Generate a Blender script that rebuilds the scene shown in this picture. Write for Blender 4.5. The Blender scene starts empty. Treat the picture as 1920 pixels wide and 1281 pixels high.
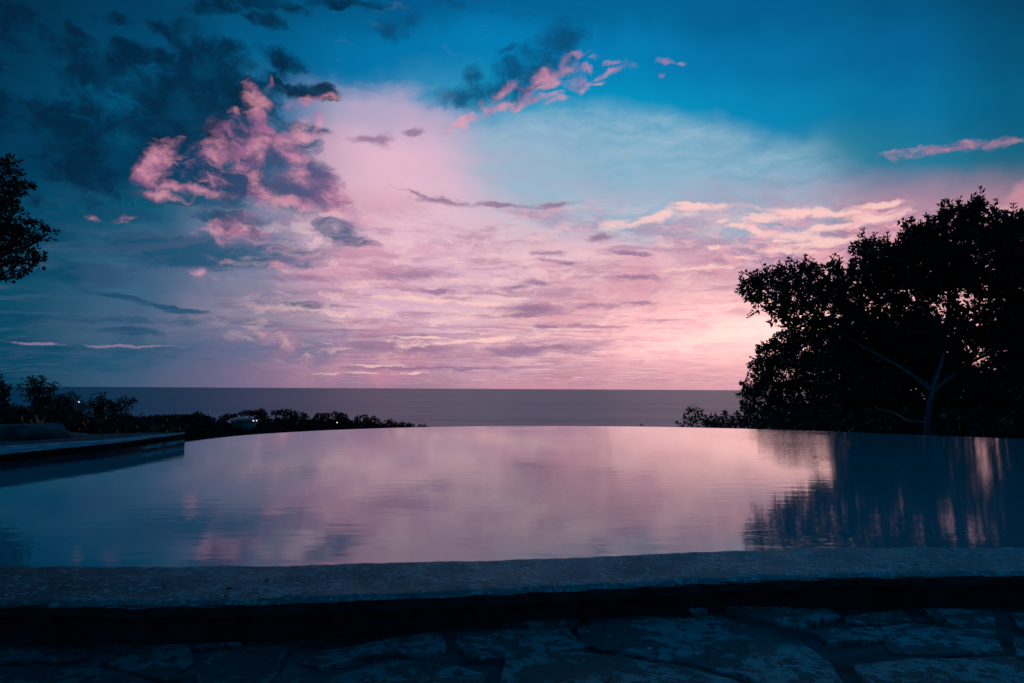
import bpy, math, random
import numpy as np
from mathutils import Vector, Matrix, noise as mnoise

SC = bpy.context.scene
COL = SC.collection
random.seed(7)
RNG = np.random.default_rng(7)

# ------------------------------------------------------------------ camera
F = 1280.0
PITCH, ROLL = math.radians(3.93), math.radians(0.30)
CAMZ = 0.8
cam_data = bpy.data.cameras.new('camera')
cam_data.sensor_width = 36.0
cam_data.lens = 24.0
cam_data.clip_start = 0.05
cam_data.clip_end = 200000.0
cam = bpy.data.objects.new('camera', cam_data)
COL.objects.link(cam)
RM = Matrix.Rotation(math.pi / 2 + PITCH, 3, 'X') @ Matrix.Rotation(ROLL, 3, 'Z')
cam.matrix_world = Matrix.Translation((0, 0, CAMZ)) @ RM.to_4x4()
SC.camera = cam


def ray(px, py):
    """direction in the world of a place measured on the photograph (1920 wide)"""
    return (RM @ Vector(((px - 960) / F, -(py - 640.5) / F, -1))).normalized()


def P(px, py, z=0.0):
    d = ray(px, py)
    t = (z - CAMZ) / d.z
    return Vector((d.x * t, d.y * t, z))


def D(px, py, dist):
    d = ray(px, py)
    t = dist / math.hypot(d.x, d.y)
    return Vector((d.x * t, d.y * t, CAMZ + d.z * t))


# ------------------------------------------------------------------ sky
def lin(c):
    c = c / 255.0
    return c / 12.92 if c <= 0.04045 else ((c + 0.055) / 1.055) ** 2.4


def L3(rgb):
    return (lin(rgb[0]), lin(rgb[1]), lin(rgb[2]), 1.0)


W = bpy.data.worlds.new('World')
SC.world = W
W.use_nodes = True
NT = W.node_tree
NT.nodes.clear()


class NB:
    """small helper to write node trees as expressions"""
    def __init__(self, nt):
        self.nt = nt

    def n(self, t, **kw):
        nd = self.nt.nodes.new(t)
        for k, v in kw.items():
            setattr(nd, k, v)
        return nd

    def put(self, sock, v):
        if v is None:
            return
        if hasattr(v, 'is_output') or isinstance(v, bpy.types.NodeSocket):
            self.nt.links.new(v, sock)
        else:
            sock.default_value = v

    def m(self, op, a, b=None, c=None, clamp=False):
        nd = self.n('ShaderNodeMath', operation=op, use_clamp=clamp)
        self.put(nd.inputs[0], a)
        self.put(nd.inputs[1], b)
        if c is not None:
            self.put(nd.inputs[2], c)
        return nd.outputs[0]

    def v(self, op, a, b=None, scale=None):
        nd = self.n('ShaderNodeVectorMath', operation=op)
        self.put(nd.inputs[0], a)
        self.put(nd.inputs[1], b)
        if scale is not None:
            self.put(nd.inputs['Scale'], scale)
        return nd.outputs['Value'] if op in ('LENGTH', 'DOT_PRODUCT', 'DISTANCE') else nd.outputs[0]

    def xyz(self, x, y, z=0.0):
        nd = self.n('ShaderNodeCombineXYZ')
        self.put(nd.inputs[0], x); self.put(nd.inputs[1], y); self.put(nd.inputs[2], z)
        return nd.outputs[0]

    def sep(self, v):
        nd = self.n('ShaderNodeSeparateXYZ')
        self.put(nd.inputs[0], v)
        return nd.outputs

    def noise(self, vec, scale, detail=4.0, rough=0.55, color=False, lac=2.0, dist=0.0):
        nd = self.n('ShaderNodeTexNoise')
        self.put(nd.inputs['Vector'], vec)
        nd.inputs['Scale'].default_value = scale
        nd.inputs['Detail'].default_value = detail
        nd.inputs['Roughness'].default_value = rough
        nd.inputs['Lacunarity'].default_value = lac
        nd.inputs['Distortion'].default_value = dist
        return nd.outputs['Color'] if color else nd.outputs[0]

    def step(self, x, a, b, lo=0.0, hi=1.0):
        nd = self.n('ShaderNodeMapRange', interpolation_type='SMOOTHSTEP')
        self.put(nd.inputs[0], x); self.put(nd.inputs[1], a); self.put(nd.inputs[2], b)
        self.put(nd.inputs[3], lo); self.put(nd.inputs[4], hi)
        return nd.outputs[0]

    def lerp(self, x, a, b, lo=0.0, hi=1.0):
        nd = self.n('ShaderNodeMapRange')
        self.put(nd.inputs[0], x); self.put(nd.inputs[1], a); self.put(nd.inputs[2], b)
        self.put(nd.inputs[3], lo); self.put(nd.inputs[4], hi)
        return nd.outputs[0]

    def mix(self, f, a, b, mode='MIX'):
        nd = self.n('ShaderNodeMix', data_type='RGBA', blend_type=mode)
        self.put(nd.inputs[0], f); self.put(nd.inputs[6], a); self.put(nd.inputs[7], b)
        return nd.outputs[2]

    def ramp(self, f, stops, mode='LINEAR'):
        nd = self.n('ShaderNodeValToRGB')
        cr = nd.color_ramp
        cr.interpolation = mode
        while len(cr.elements) > 1:
            cr.elements.remove(cr.elements[-1])
        cr.elements[0].position = stops[0][0]
        cr.elements[0].color = stops[0][1]
        for p, c in stops[1:]:
            e = cr.elements.new(p)
            e.color = c
        self.put(nd.inputs[0], f)
        return nd.outputs[0]


B = NB(NT)
tc = B.n('ShaderNodeTexCoord')
dirv = tc.outputs['Generated']
dx, dy, dz = B.sep(dirv)
AZ = B.m('ARCTAN2', dx, dy)                       # 0 straight out to sea, + to the right
EL = B.m('ARCSINE', B.m('MAXIMUM', B.m('MINIMUM', dz, 1.0), -1.0))
PV = B.xyz(AZ, EL, 0.0)


def azel(px, py):
    d = ray(px, py)
    return math.atan2(d.x, d.y), math.asin(d.z)


def vnoise(v, scale, amount, detail=3.0, rough=0.5):
    return B.v('SCALE', B.v('SUBTRACT', B.noise(v, scale, detail, rough, color=True), (0.5, 0.5, 0.5)), scale=amount)


warpA = vnoise(PV, 5.0, 0.13, 4.0, 0.6)
warpB = vnoise(B.v('ADD', PV, (3.1, 7.7, 0.0)), 22.0, 0.035, 3.0, 0.6)
PT = B.v('ADD', PV, warpA)                        # coarse flow for the big gradients
PW = B.v('ADD', B.v('ADD', PV, B.v('SCALE', warpA, scale=0.25)), warpB)   # cloud edges
tx, _ty, _ = B.sep(PT)
VG = B.m('DIVIDE', dz, B.m('MAXIMUM', dy, 0.2))
ty = B.m('ADD', VG, B.sep(warpA)[1])

# colour of the clear and veiled sky: rows by elevation, columns by azimuth
COLS = [-260, 0, 240, 480, 720, 960, 1200, 1440, 1680, 1920, 2180]
BACK = (0, 74, 112)
ROWS = {
    -420: [(0, 56, 86), (0, 60, 92), (0, 68, 104), (0, 76, 116), (0, 82, 125), (0, 86, 130), (0, 86, 130), (0, 82, 125), (0, 76, 116), (0, 68, 104), (0, 60, 92)],
    -160: [(0, 44, 68), (0, 50, 78), (0, 62, 94), (0, 74, 112), (0, 82, 126), (0, 88, 136), (0, 90, 138), (0, 86, 132), (0, 76, 116), (0, 62, 96), (0, 52, 82)],
    0: [(0, 36, 60), (0, 46, 74), (0, 60, 94), (2, 76, 116), (0, 88, 136), (0, 96, 148), (0, 100, 152), (0, 95, 145), (0, 84, 128), (0, 68, 104), (0, 56, 86)],
    100: [(0, 40, 66), (0, 54, 84), (0, 70, 106), (0, 92, 138), (0, 115, 168), (0, 124, 180), (0, 124, 178), (0, 112, 165), (0, 98, 148), (0, 80, 118), (0, 66, 100)],
    200: [(0, 44, 70), (0, 60, 92), (0, 82, 120), (40, 105, 148), (60, 140, 185), (10, 145, 190), (0, 145, 190), (0, 132, 180), (0, 113, 158), (0, 92, 130), (0, 76, 112)],
    300: [(0, 42, 66), (0, 54, 82), (0, 74, 106), (70, 95, 135), (224, 182, 204), (160, 168, 196), (100, 165, 195), (70, 148, 180), (30, 120, 152), (20, 100, 128), (20, 82, 108)],
    400: [(0, 46, 70), (0, 66, 94), (10, 86, 116), (110, 126, 158), (232, 192, 203), (202, 190, 206), (176, 178, 200), (142, 144, 170), (146, 128, 154), (160, 125, 145), (140, 105, 125)],
    500: [(0, 48, 72), (0, 72, 100), (54, 98, 130), (122, 126, 156), (208, 168, 188), (228, 188, 200), (230, 186, 196), (188, 145, 170), (195, 135, 155), (190, 130, 150), (150, 100, 120)],
    600: [(0, 50, 74), (4, 72, 98), (66, 98, 128), (140, 130, 156), (198, 162, 180), (226, 184, 192), (244, 186, 190), (255, 196, 196), (255, 190, 188), (235, 160, 165), (180, 120, 135)],
    660: [(0, 50, 74), (0, 68, 94), (36, 86, 116), (98, 108, 142), (154, 130, 158), (208, 162, 180), (234, 178, 188), (245, 180, 186), (250, 180, 180), (225, 150, 158), (170, 110, 128)],
    726: [(0, 48, 72), (2, 64, 90), (60, 88, 116), (116, 106, 138), (156, 122, 148), (190, 140, 158), (208, 150, 166), (218, 156, 170), (225, 152, 164), (200, 132, 148), (150, 100, 120)],
}
A0, A1 = -1.15, 1.15
fx = B.lerp(tx, A0, A1)
tab = None
prev = None
for py in sorted(ROWS, reverse=True):
    stops = [(0.0, L3(BACK))]
    for px, c in zip(COLS, ROWS[py]):
        a, e = azel(px, py)
        stops.append(((a - A0) / (A1 - A0), L3(c)))
    stops.append((1.0, L3(BACK)))
    r = B.ramp(fx, stops, 'CARDINAL' if False else 'EASE')
    d0 = ray(960, py)
    e = d0.z / d0.y
    if tab is None:
        tab = r
    else:
        tab = B.mix(B.step(ty, prev, e), tab, r)
    prev = e
# overhead and behind: one even deep dusk blue
zen = B.step(EL, 0.75, 1.2)
tab = B.mix(zen, tab, L3((0, 92, 138)))
back = B.step(B.m('ABSOLUTE', AZ), 1.0, 1.7)
tab = B.mix(back, tab, L3(BACK))


def blob(vec, px, py, rx, ry, rot=0.0, grow=1.0):
    """soft ellipse of cloud round a direction; falls from 1 in the middle to 0 at the rim"""
    a, e = azel(px, py)
    a1, e1 = azel(px + 10, py)
    a2, e2 = azel(px, py + 10)
    sa = math.hypot(a1 - a, (e1 - e)) / 10
    se = math.hypot(a2 - a, (e2 - e)) / 10
    tilt = math.atan2(e1 - e, a1 - a)
    mp = B.n('ShaderNodeMapping', vector_type='TEXTURE')
    NT.links.new(vec, mp.inputs[0])
    mp.inputs['Location'].default_value = (a, e, 0)
    mp.inputs['Rotation'].default_value = (0, 0, tilt - math.radians(rot))
    mp.inputs['Scale'].default_value = (max(rx * sa * grow, 1e-4), max(ry * se * grow, 1e-4), 1)
    g = B.n('ShaderNodeTexGradient', gradient_type='SPHERICAL')
    NT.links.new(mp.outputs[0], g.inputs[0])
    return g.outputs['Fac']


def field(vec, blobs, grow=1.5):
    acc = None
    for b in blobs:
        px, py, rx, ry = b[:4]
        rot = b[4] if len(b) > 4 else 0
        w = b[5] if len(b) > 5 else 1.0
        g = blob(vec, px, py, rx, ry, rot, grow)
        if w != 1.0:
            g = B.m('MULTIPLY', g, w)
        acc = g if acc is None else B.m('MAXIMUM', acc, g)
    return acc


n_mid = B.noise(B.v('MULTIPLY', PW, (1.0, 1.35, 1.0)), 20.0, 8.0, 0.62)
n_fine = B.noise(B.v('MULTIPLY', PW, (1.0, 1.8, 1.0)), 34.0, 7.0, 0.64)
n_flat = B.noise(B.v('MULTIPLY', PW, (1.0, 4.5, 1.0)), 13.0, 7.0, 0.62)
warpC = vnoise(B.v('ADD', B.v('MULTIPLY', PV, (1.0, 2.2, 1.0)), (8.0, 5.0, 0.0)), 30.0, 0.03, 4.0, 0.65)
n_fl2 = B.noise(B.v('ADD', B.v('MULTIPLY', PW, (1.0, 3.0, 1.0)), (5.0, 2.0, 0.0)), 26.0, 7.0, 0.64)
PWL = B.v('ADD', PV, B.v('MULTIPLY', B.v('ADD', B.v('SCALE', warpA, scale=0.25), B.v('ADD', warpB, warpC)), (1.0, 0.3, 0.0)))
sky = tab

# thin high veils with a clean upper edge
PVW = B.v('ADD', PV, B.v('SCALE', warpA, scale=0.5))
v1 = B.m('MULTIPLY', B.step(B.m('ADD', blob(PVW, 800, 420, 460, 240, 20), B.m('MULTIPLY', B.m('SUBTRACT', n_flat, 0.5), 0.25)), 0.02, 0.24), B.step(AZ, azel(500, 250)[0], azel(680, 250)[0]))
v1 = B.m('MULTIPLY', v1, B.step(AZ, azel(1020, 250)[0], azel(800, 250)[0]))
sky = B.mix(B.m('MULTIPLY', v1, 0.55), sky, L3((228, 184, 206)))
v2 = B.step(blob(B.v('ADD', PV, B.v('SCALE', warpA, scale=0.6)), 1210, 335, 440, 150, 6), 0.0, 0.36)
sky = B.mix(B.m('MULTIPLY', v2, B.lerp(n_flat, 0.3, 0.7, 0.35, 0.95)), sky, L3((148, 184, 206)))

# deep teal cloud masses of the upper left
DARK = [(390, 210, 120, 70, 20), (60, 260, 190, 90, 22), (230, 320, 150, 50, 5), (120, 90, 120, 24, 25), (330, 190, 110, 50, 30), (400, 130, 60, 50, 40), (300, 250, 120, 40, 15), (200, 150, 80, 22, 25), (430, 240, 60, 50, 20), (-30, 235, 170, 75, 22), (120, 280, 170, 75, 18), (255, 310, 110, 50, 0), (-60, 120, 90, 30, 10, .7),
        (130, 60, 95, 15, 25), (60, 22, 70, 12, 20, .8), (255, 97, 66, 20, 5), (393, 90, 46, 32, 10), (356, 157, 78, 36, 10),
        (180, 126, 48, 18, 25), (281, 187, 95, 20, 35), (405, 214, 80, 40, 20), (355, 262, 55, 22, 0), (440, 250, 60, 26, -20),
        (337, 48, 40, 13), (393, 20, 55, 14), (483, 8, 75, 12, 5), (495, 37, 32, 13, 10, .8), (528, 116, 42, 17, 15, .8),
        (480, 160, 42, 18, 0), (585, 172, 42, 17, 8), (225, 30, 40, 10, 15, .6), (655, 4, 60, 12, 0, .7),
        (20, 75, 70, 18, 5, .6), (85, 120, 40, 12, 40, .55)]
f_d1 = field(PW, DARK, 1.75)
d1 = B.m('ADD', B.m('SUBTRACT', f_d1, B.step(f_d1, 0.16, 0.0)), B.m('MULTIPLY', B.m('SUBTRACT', n_mid, 0.5), 2.1))
m1 = B.step(d1, 0.0, 0.60)
sky = B.mix(B.m('MULTIPLY', m1, 0.95), sky, B.mix(B.step(n_mid, 0.38, 0.62), L3((0, 56, 88)), L3((0, 36, 64))))
DARK2 = [(1005, 130, 80, 34, -28), (930, 165, 70, 26, -20), (1050, 78, 44, 28, -15), (1031, 115, 40, 22, -15), (960, 138, 46, 28, -10), (985, 165, 40, 18, -25), (862, 187, 46, 18, -8), (892, 150, 34, 20, 0, .8),
         (956, 94, 24, 10, 0, .7), (1060, 45, 34, 14, 0, .6), (727, 56, 44, 16, 0, .55), (780, 37, 34, 12, 0, .5), (850, 8, 90, 14, 0, .5), (930, 20, 60, 10, 0, .4)]
f_d2 = field(PW, DARK2, 1.8)
d2 = B.m('ADD', B.m('SUBTRACT', f_d2, B.step(f_d2, 0.16, 0.0)), B.m('MULTIPLY', B.m('SUBTRACT', n_mid, 0.5), 1.8))
m2 = B.step(d2, 0.12, 0.9)
sky = B.mix(B.m('MULTIPLY', m2, 0.8), sky, L3((6, 66, 108)))

# teal and mauve bands of the left, the inside of the lit cumulus
BAND = [(330, 462, 150, 22, 2, 1.0), (480, 488, 110, 16, 2, .9), (431, 337, 95, 30, 4), (543, 367, 62, 26, 8), (385, 375, 90, 18, 6), (520, 290, 60, 20, -10), (600, 340, 30, 26, 40), (565, 240, 40, 12, 10),
        (401, 478, 190, 24, 0, .95), (146, 508, 92, 20, 5), (225, 400, 60, 14, 8), (440, 412, 60, 14, 8), (640, 432, 40, 15, 10), (655, 450, 46, 10, 8),
        (90, 360, 110, 18, 12, .8), (60, 430, 150, 34, 0, .8), (330, 600, 200, 10, 2, .6), (230, 618, 80, 8, 2, .7), (90, 596, 140, 9, 2, .6),
        (345, 582, 40, 4, 6), (585, 572, 36, 5, 2), (120, 660, 260, 30, 0, .55), (220, 555, 60, 4, 12), (300, 572, 34, 4, 8)]
f_d3 = field(PWL, BAND, 1.8)
d3 = B.m('ADD', B.m('SUBTRACT', f_d3, B.step(f_d3, 0.16, 0.0)), B.m('MULTIPLY', B.m('SUBTRACT', n_flat, 0.5), 1.7))
m3 = B.step(d3, 0.12, 0.7)
bandcol = B.ramp(B.lerp(AZ, -0.62, 0.05), [(0, L3((0, 66, 98))), (0.42, L3((36, 88, 122))), (0.75, L3((100, 98, 138))), (1, L3((150, 120, 155)))])
sky = B.mix(B.m('MULTIPLY', m3, 0.92), sky, bandcol)

# rose edges lit from below the horizon
PINK = [(483, 208, 15, 40, -12), (492, 240, 22, 26, -30), (520, 265, 52, 17, -28), (462, 285, 60, 20, -12), (410, 290, 34, 20, -10), (300, 305, 48, 22, -28),
        (262, 338, 17, 26, 10), (356, 362, 56, 9, 6), (300, 372, 40, 9, 10), (481, 328, 12, 19, 10), (461, 303, 30, 13, 0), (562, 326, 22, 12, -15), (500, 372, 34, 16, 28),
        (556, 388, 66, 10, 10), (618, 372, 26, 26, 40), (640, 405, 34, 11, 12), (560, 300, 44, 9, 20), (585, 345, 18, 10, 0, .8), (595, 235, 9, 22, 0), (577, 192, 42, 8, -4), (566, 258, 44, 10, 8),
        (446, 437, 48, 16, 2), (500, 432, 30, 10, 15), (228, 408, 26, 8, 8, .62), (165, 408, 16, 8, 0, .55), (502, 163, 7, 13, 30, .9), (446, 216, 12, 7, 0, .7),
        (508, 478, 14, 3, -8, .7), (363, 445, 10, 3, 0, .6), (380, 520, 30, 10, 0, .6), (640, 478, 90, 10, 4, .8), (560, 500, 90, 8, 4, .7),
        (1023, 142, 40, 14, -25), (1083, 97, 17, 6, -5), (1056, 116, 10, 13, 0), (1082, 148, 18, 13, -5), (1076, 165, 16, 8, 0), (1098, 124, 9, 7), (1154, 118, 14, 6),
        (1151, 135, 28, 6, -12), (1256, 112, 14, 4), (1286, 113, 7, 4), (1242, 139, 7, 4), (1110, 103, 8, 4), (993, 187, 46, 6, -10), (937, 202, 48, 8, -20),
        (950, 168, 36, 11, -28), (881, 225, 36, 6, -18), (1040, 191, 22, 5, -5), (1116, 156, 10, 3), (1010, 168, 40, 8, -22, .8),
        (1780, 281, 108, 10, -9), (1020, 397, 44, 11, -6)]
cum = field(PW, [(490, 280, 80, 40, 25), (570, 350, 75, 42, 25), (420, 335, 120, 40, 8), (300, 330, 50, 34, -20), (450, 420, 50, 22, 5)], 1.5)
n_c1 = B.noise(B.v('ADD', B.v('MULTIPLY', PW, (1.0, 1.7, 1.0)), (1.7, 9.1, 0.0)), 17.0, 8.0, 0.6, dist=0.6)
n_c2 = B.noise(B.v('ADD', B.v('MULTIPLY', PW, (1.0, 1.6, 1.0)), (4.2, 3.3, 0.0)), 15.0, 9.0, 0.62)
cg = B.m('SUBTRACT', cum, B.step(cum, 0.14, 0.0))
mc = B.step(B.m('ADD', cg, B.m('MULTIPLY', B.m('SUBTRACT', n_c1, 0.5), 2.2)), 0.1, 0.6)
ccol = B.mix(B.step(AZ, azel(330, 300)[0], azel(640, 300)[0]), L3((6, 58, 94)), L3((88, 86, 128)))
sky = B.mix(B.m('MULTIPLY', mc, 0.85), sky, ccol)
mr = B.m('MULTIPLY', B.step(n_c2, 0.49, 0.64), B.step(cg, 0.05, 0.4))
sky = B.mix(B.m('MULTIPLY', mr, 0.6), sky, B.mix(B.step(n_c1, 0.4, 0.6), L3((160, 104, 146)), L3((222, 146, 170))))
f_d4 = field(PW, PINK, 2.0)
d4 = B.m('ADD', B.m('SUBTRACT', f_d4, B.step(f_d4, 0.16, 0.0)), B.m('ADD', B.m('MULTIPLY', B.m('SUBTRACT', n_fine, 0.5), 2.0), B.m('MULTIPLY', B.m('SUBTRACT', n_mid, 0.5), 1.6)))
m4 = B.step(d4, 0.18, 1.05)
pinkcol = B.mix(B.step(n_mid, 0.4, 0.62), L3((168, 104, 148)), L3((236, 160, 180)))
pinkcol = B.mix(B.step(EL, 0.42, 0.5), pinkcol, B.mix(n_mid, L3((130, 110, 160)), L3((205, 150, 185))))
sky = B.mix(B.m('MULTIPLY', m4, 0.64), sky, pinkcol)

# big soft rose bank at the far right
m5 = B.step(B.m('ADD', blob(PW, 1960, 370, 150, 70, -38), B.m('MULTIPLY', B.m('SUBTRACT', n_flat, 0.5), 0.35)), 0.1, 0.5)
sky = B.mix(B.m('MULTIPLY', m5, 0.75), sky, L3((205, 142, 160)))

# puffs and streaks of the lower sky, on a cloud deck seen edge on
zz = B.m('ADD', B.m('MAXIMUM', dz, 0.0), 0.06)
QV = B.xyz(B.m('DIVIDE', dx, zz), B.m('DIVIDE', dy, zz), 0.0)
QW = B.v('ADD', QV, vnoise(QV, 1.1, 0.9, 4.0, 0.6))
s1 = B.noise(B.v('MULTIPLY', QW, (0.55, 1.2, 1.0)), 2.6, 7.0, 0.6)
s2 = B.noise(B.v('ADD', B.v('MULTIPLY', QW, (0.5, 1.3, 1.0)), (11.0, 4.0, 0.0)), 3.6, 7.0, 0.62)
low = B.m('MULTIPLY', B.step(B.m('DIVIDE', dz, B.m('MAXIMUM', dy, 0.2)), 0.31, 0.21), B.step(EL, 0.0, 0.012))
side = B.step(AZ, -0.55, -0.10)
streak = B.m('MULTIPLY', B.step(s1, 0.46, 0.62), low)
sky = B.mix(B.m('MULTIPLY', streak, B.lerp(side, 0, 1, 0.42, 0.6)), sky, B.mix(side, L3((62, 88, 124)), L3((166, 124, 156))))
bright = B.m('MULTIPLY', B.m('MULTIPLY', B.step(s2, 0.50, 0.66), low), B.step(AZ, -0.45, 0.05))
sky = B.mix(B.m('MULTIPLY', bright, 0.62), sky, B.mix(B.step(EL, 0.22, 0.05), L3((238, 196, 208)), L3((255, 206, 204))))

n_m0 = B.noise(B.v('ADD', B.v('MULTIPLY', PW, (1.0, 1.7, 1.0)), (3.0, 12.0, 0.0)), 5.2, 6.0, 0.6)
zone0 = B.m('MULTIPLY', B.step(VG, 0.36, 0.2), B.step(AZ, azel(420, 500)[0], azel(700, 500)[0]))
sky = B.mix(B.m('MULTIPLY', B.m('MULTIPLY', B.step(n_m0, 0.47, 0.62), zone0), 0.5), sky, L3((214, 142, 166)))
n_m1 = B.noise(B.v('ADD', B.v('MULTIPLY', PW, (1.0, 2.6, 1.0)), (9.0, 1.0, 0.0)), 9.0, 9.0, 0.63)
n_m2 = B.noise(B.v('ADD', B.v('MULTIPLY', PW, (1.0, 3.4, 1.0)), (2.0, 6.0, 0.0)), 15.0, 9.0, 0.63)
zone = B.m('MULTIPLY', B.m('MULTIPLY', B.step(VG, 0.30, 0.22), B.step(VG, 0.015, 0.07)), B.step(AZ, azel(330, 500)[0], azel(640, 500)[0]))
sky = B.mix(B.m('MULTIPLY', B.m('MULTIPLY', B.step(n_m1, 0.50, 0.66), zone), 0.55), sky, B.mix(B.step(EL, 0.05, 0.25), L3((196, 140, 162)), L3((176, 140, 172))))
sky = B.mix(B.m('MULTIPLY', B.m('MULTIPLY', B.step(n_m2, 0.50, 0.66), zone), 0.6), sky, B.mix(B.step(EL, 0.05, 0.25), L3((255, 206, 200)), L3((240, 200, 206))))
# scattered lit puffs towards the right
zone2 = B.m('MULTIPLY', B.m('MULTIPLY', B.step(VG, 0.285, 0.262), B.step(VG, 0.14, 0.19)), B.step(AZ, azel(1250, 450)[0], azel(1420, 450)[0]))
n_m3 = B.noise(B.v('ADD', B.v('MULTIPLY', PW, (1.0, 2.4, 1.0)), (7.0, 8.0, 0.0)), 24.0, 9.0, 0.62)
sky = B.mix(B.m('MULTIPLY', B.m('MULTIPLY', B.step(n_m3, 0.49, 0.60), zone2), 0.75), sky, L3((244, 178, 186)))

# named streaks of the lower sky
MAUVE = [(1012, 580, 62, 11, 2), (985, 590, 40, 6), (1122, 447, 32, 7, -6), (715, 265, 26, 14, -8), (690, 262, 30, 8, -4), (777, 248, 17, 8, -10), (1052, 492, 44, 5, 4), (1020, 478, 30, 5, 0),
         (1195, 478, 40, 4, 6), (1180, 520, 56, 6, 2), (1120, 573, 60, 7, 0), (1195, 568, 30, 4), (770, 362, 36, 4, 18), (845, 380, 70, 7, 6), (920, 385, 60, 5, 4), (1040, 384, 26, 6, -6),
         (1385, 585, 36, 8, 0), (1260, 600, 50, 3), (1000, 655, 150, 12, -4), (760, 630, 130, 7, 1), (730, 650, 160, 14, 2, .8), (830, 690, 160, 5, 0), (1010, 532, 32, 7, 0), (960, 538, 40, 6),
         (590, 520, 50, 10), (760, 520, 80, 9, 2, .8), (800, 545, 70, 6, 4, .8), (1110, 612, 60, 4), (1030, 612, 30, 3), (585, 620, 160, 5, 0, .8)]
f_d6 = field(PWL, MAUVE, 1.9)
d6 = B.m('ADD', B.m('SUBTRACT', f_d6, B.step(f_d6, 0.16, 0.0)), B.m('MULTIPLY', B.m('SUBTRACT', n_flat, 0.5), 1.8))
sky = B.mix(B.m('MULTIPLY', B.step(d6, 0.26, 0.9), 0.8), sky, L3((142, 110, 146)))

PALE = [(1310, 390, 58, 7, -2), (1390, 425, 30, 6), (1180, 420, 60, 10, -4, .8), (1230, 408, 52, 8, -6), (1330, 465, 28, 5), (1440, 408, 60, 12, -4), (1500, 398, 80, 9, -2),
        (1570, 400, 55, 6, -4), (1660, 382, 60, 6, -8), (1420, 430, 30, 10, 20), (1500, 445, 60, 8, 6), (1540, 455, 60, 10, -6), (1480, 470, 50, 8), (1560, 425, 60, 8, -8),
        (1640, 408, 60, 10, -4), (1450, 450, 26, 5), (1392, 480, 22, 3), (1300, 505, 60, 5, -2), (1370, 628, 90, 13, -6), (1320, 640, 120, 6, -4), (1400, 605, 80, 8, -6), (1480, 620, 80, 26, -10),
        (700, 686, 60, 2.2), (790, 632, 60, 3, 2), (255, 648, 90, 2.2, 2), (60, 642, 60, 2.5, 1), (1230, 655, 120, 5, -2, .8), (760, 560, 120, 5, 3), (900, 570, 90, 4, 2, .8),
        (690, 700, 130, 2, 0, .8), (880, 640, 110, 4, -4), (1290, 385, 30, 4), (1345, 415, 12, 4)]
f_d7 = field(PWL, PALE, 1.9)
d7 = B.m('ADD', B.m('SUBTRACT', f_d7, B.step(f_d7, 0.16, 0.0)), B.m('MULTIPLY', B.m('SUBTRACT', n_fl2, 0.5), 1.9))
palecol = B.mix(B.step(AZ, -0.45, -0.1), L3((140, 120, 155)), L3((255, 206, 200)))
sky = B.mix(B.m('MULTIPLY', B.step(d7, 0.28, 0.85), 0.85), sky, palecol)

# afterglow where the sun has gone down behind the trees
glow = B.m('POWER', blob(PV, 1560, 625, 620, 150, -4), 1.6)
sky = B.mix(B.m('MULTIPLY', glow, 0.75), sky, L3((255, 206, 200)))

g2 = B.m('POWER', blob(PV, 1500, 618, 620, 100, -3), 1.5)
gadd = B.v('SCALE', (0.55, 0.22, 0.20), scale=g2)
nd = B.n('ShaderNodeMix', data_type='RGBA', blend_type='ADD')
nd.inputs[0].default_value = 1.0
NT.links.new(sky, nd.inputs[6]); NT.links.new(gadd, nd.inputs[7])
sky = nd.outputs[2]

# a faint physical dusk sky adds its own falloff round the whole dome
nish = B.n('ShaderNodeTexSky', sky_type='NISHITA')
nish.sun_disc = False
SUN_EL, SUN_AZ = math.radians(2.0), azel(1500, 625)[0]
nish.sun_elevation = SUN_EL
nish.sun_rotation = SUN_AZ
bgA = B.n('ShaderNodeBackground')
NT.links.new(sky, bgA.inputs[0])
bgA.inputs[1].default_value = 1.0
bgB = B.n('ShaderNodeBackground')
NT.links.new(nish.outputs[0], bgB.inputs[0])
bgB.inputs[1].default_value = 0.001
addw = B.n('ShaderNodeAddShader')
NT.links.new(bgA.outputs[0], addw.inputs[0])
NT.links.new(bgB.outputs[0], addw.inputs[1])
wo = B.n('ShaderNodeOutputWorld')
NT.links.new(addw.outputs[0], wo.inputs[0])
W.cycles.sampling_method = 'MANUAL'
W.cycles.sample_map_resolution = 512

# the last weak light of the sun that has just set, spread by cloud
sd = bpy.data.lights.new('sun', 'SUN')
sd.energy = 0.02
sd.angle = math.radians(30)
sd.color = (1.0, 0.62, 0.58)
sun = bpy.data.objects.new('sun', sd)
COL.objects.link(sun)
sv = Vector((math.sin(SUN_AZ) * math.cos(SUN_EL), math.cos(SUN_AZ) * math.cos(SUN_EL), math.sin(SUN_EL)))
sun.rotation_euler = sv.to_track_quat('Z', 'Y').to_euler()

vs = SC.view_settings
vs.view_transform = 'Standard'
vs.look = 'None'
vs.exposure = 0.0
vs.gamma = 1.0
vs.use_curve_mapping = False
SC.display_settings.display_device = 'sRGB'
SC.cycles.max_bounces = 5
SC.cycles.diffuse_bounces = 2
SC.cycles.glossy_bounces = 3
SC.cycles.transparent_max_bounces = 4
SC.cycles.use_adaptive_sampling = True
SC.cycles.adaptive_threshold = 0.012
SC.cycles.caustics_reflective = False
SC.cycles.caustics_refractive = False


# ------------------------------------------------------------------ materials
def material(name):
    m = bpy.data.materials.new(name)
    m.use_nodes = True
    nt = m.node_tree
    bs = nt.nodes['Principled BSDF']
    return m, NB(nt), bs


def set_in(bs, b, **kw):
    for k, v in kw.items():
        b.put(bs.inputs[k.replace('_', ' ')], v)


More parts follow.
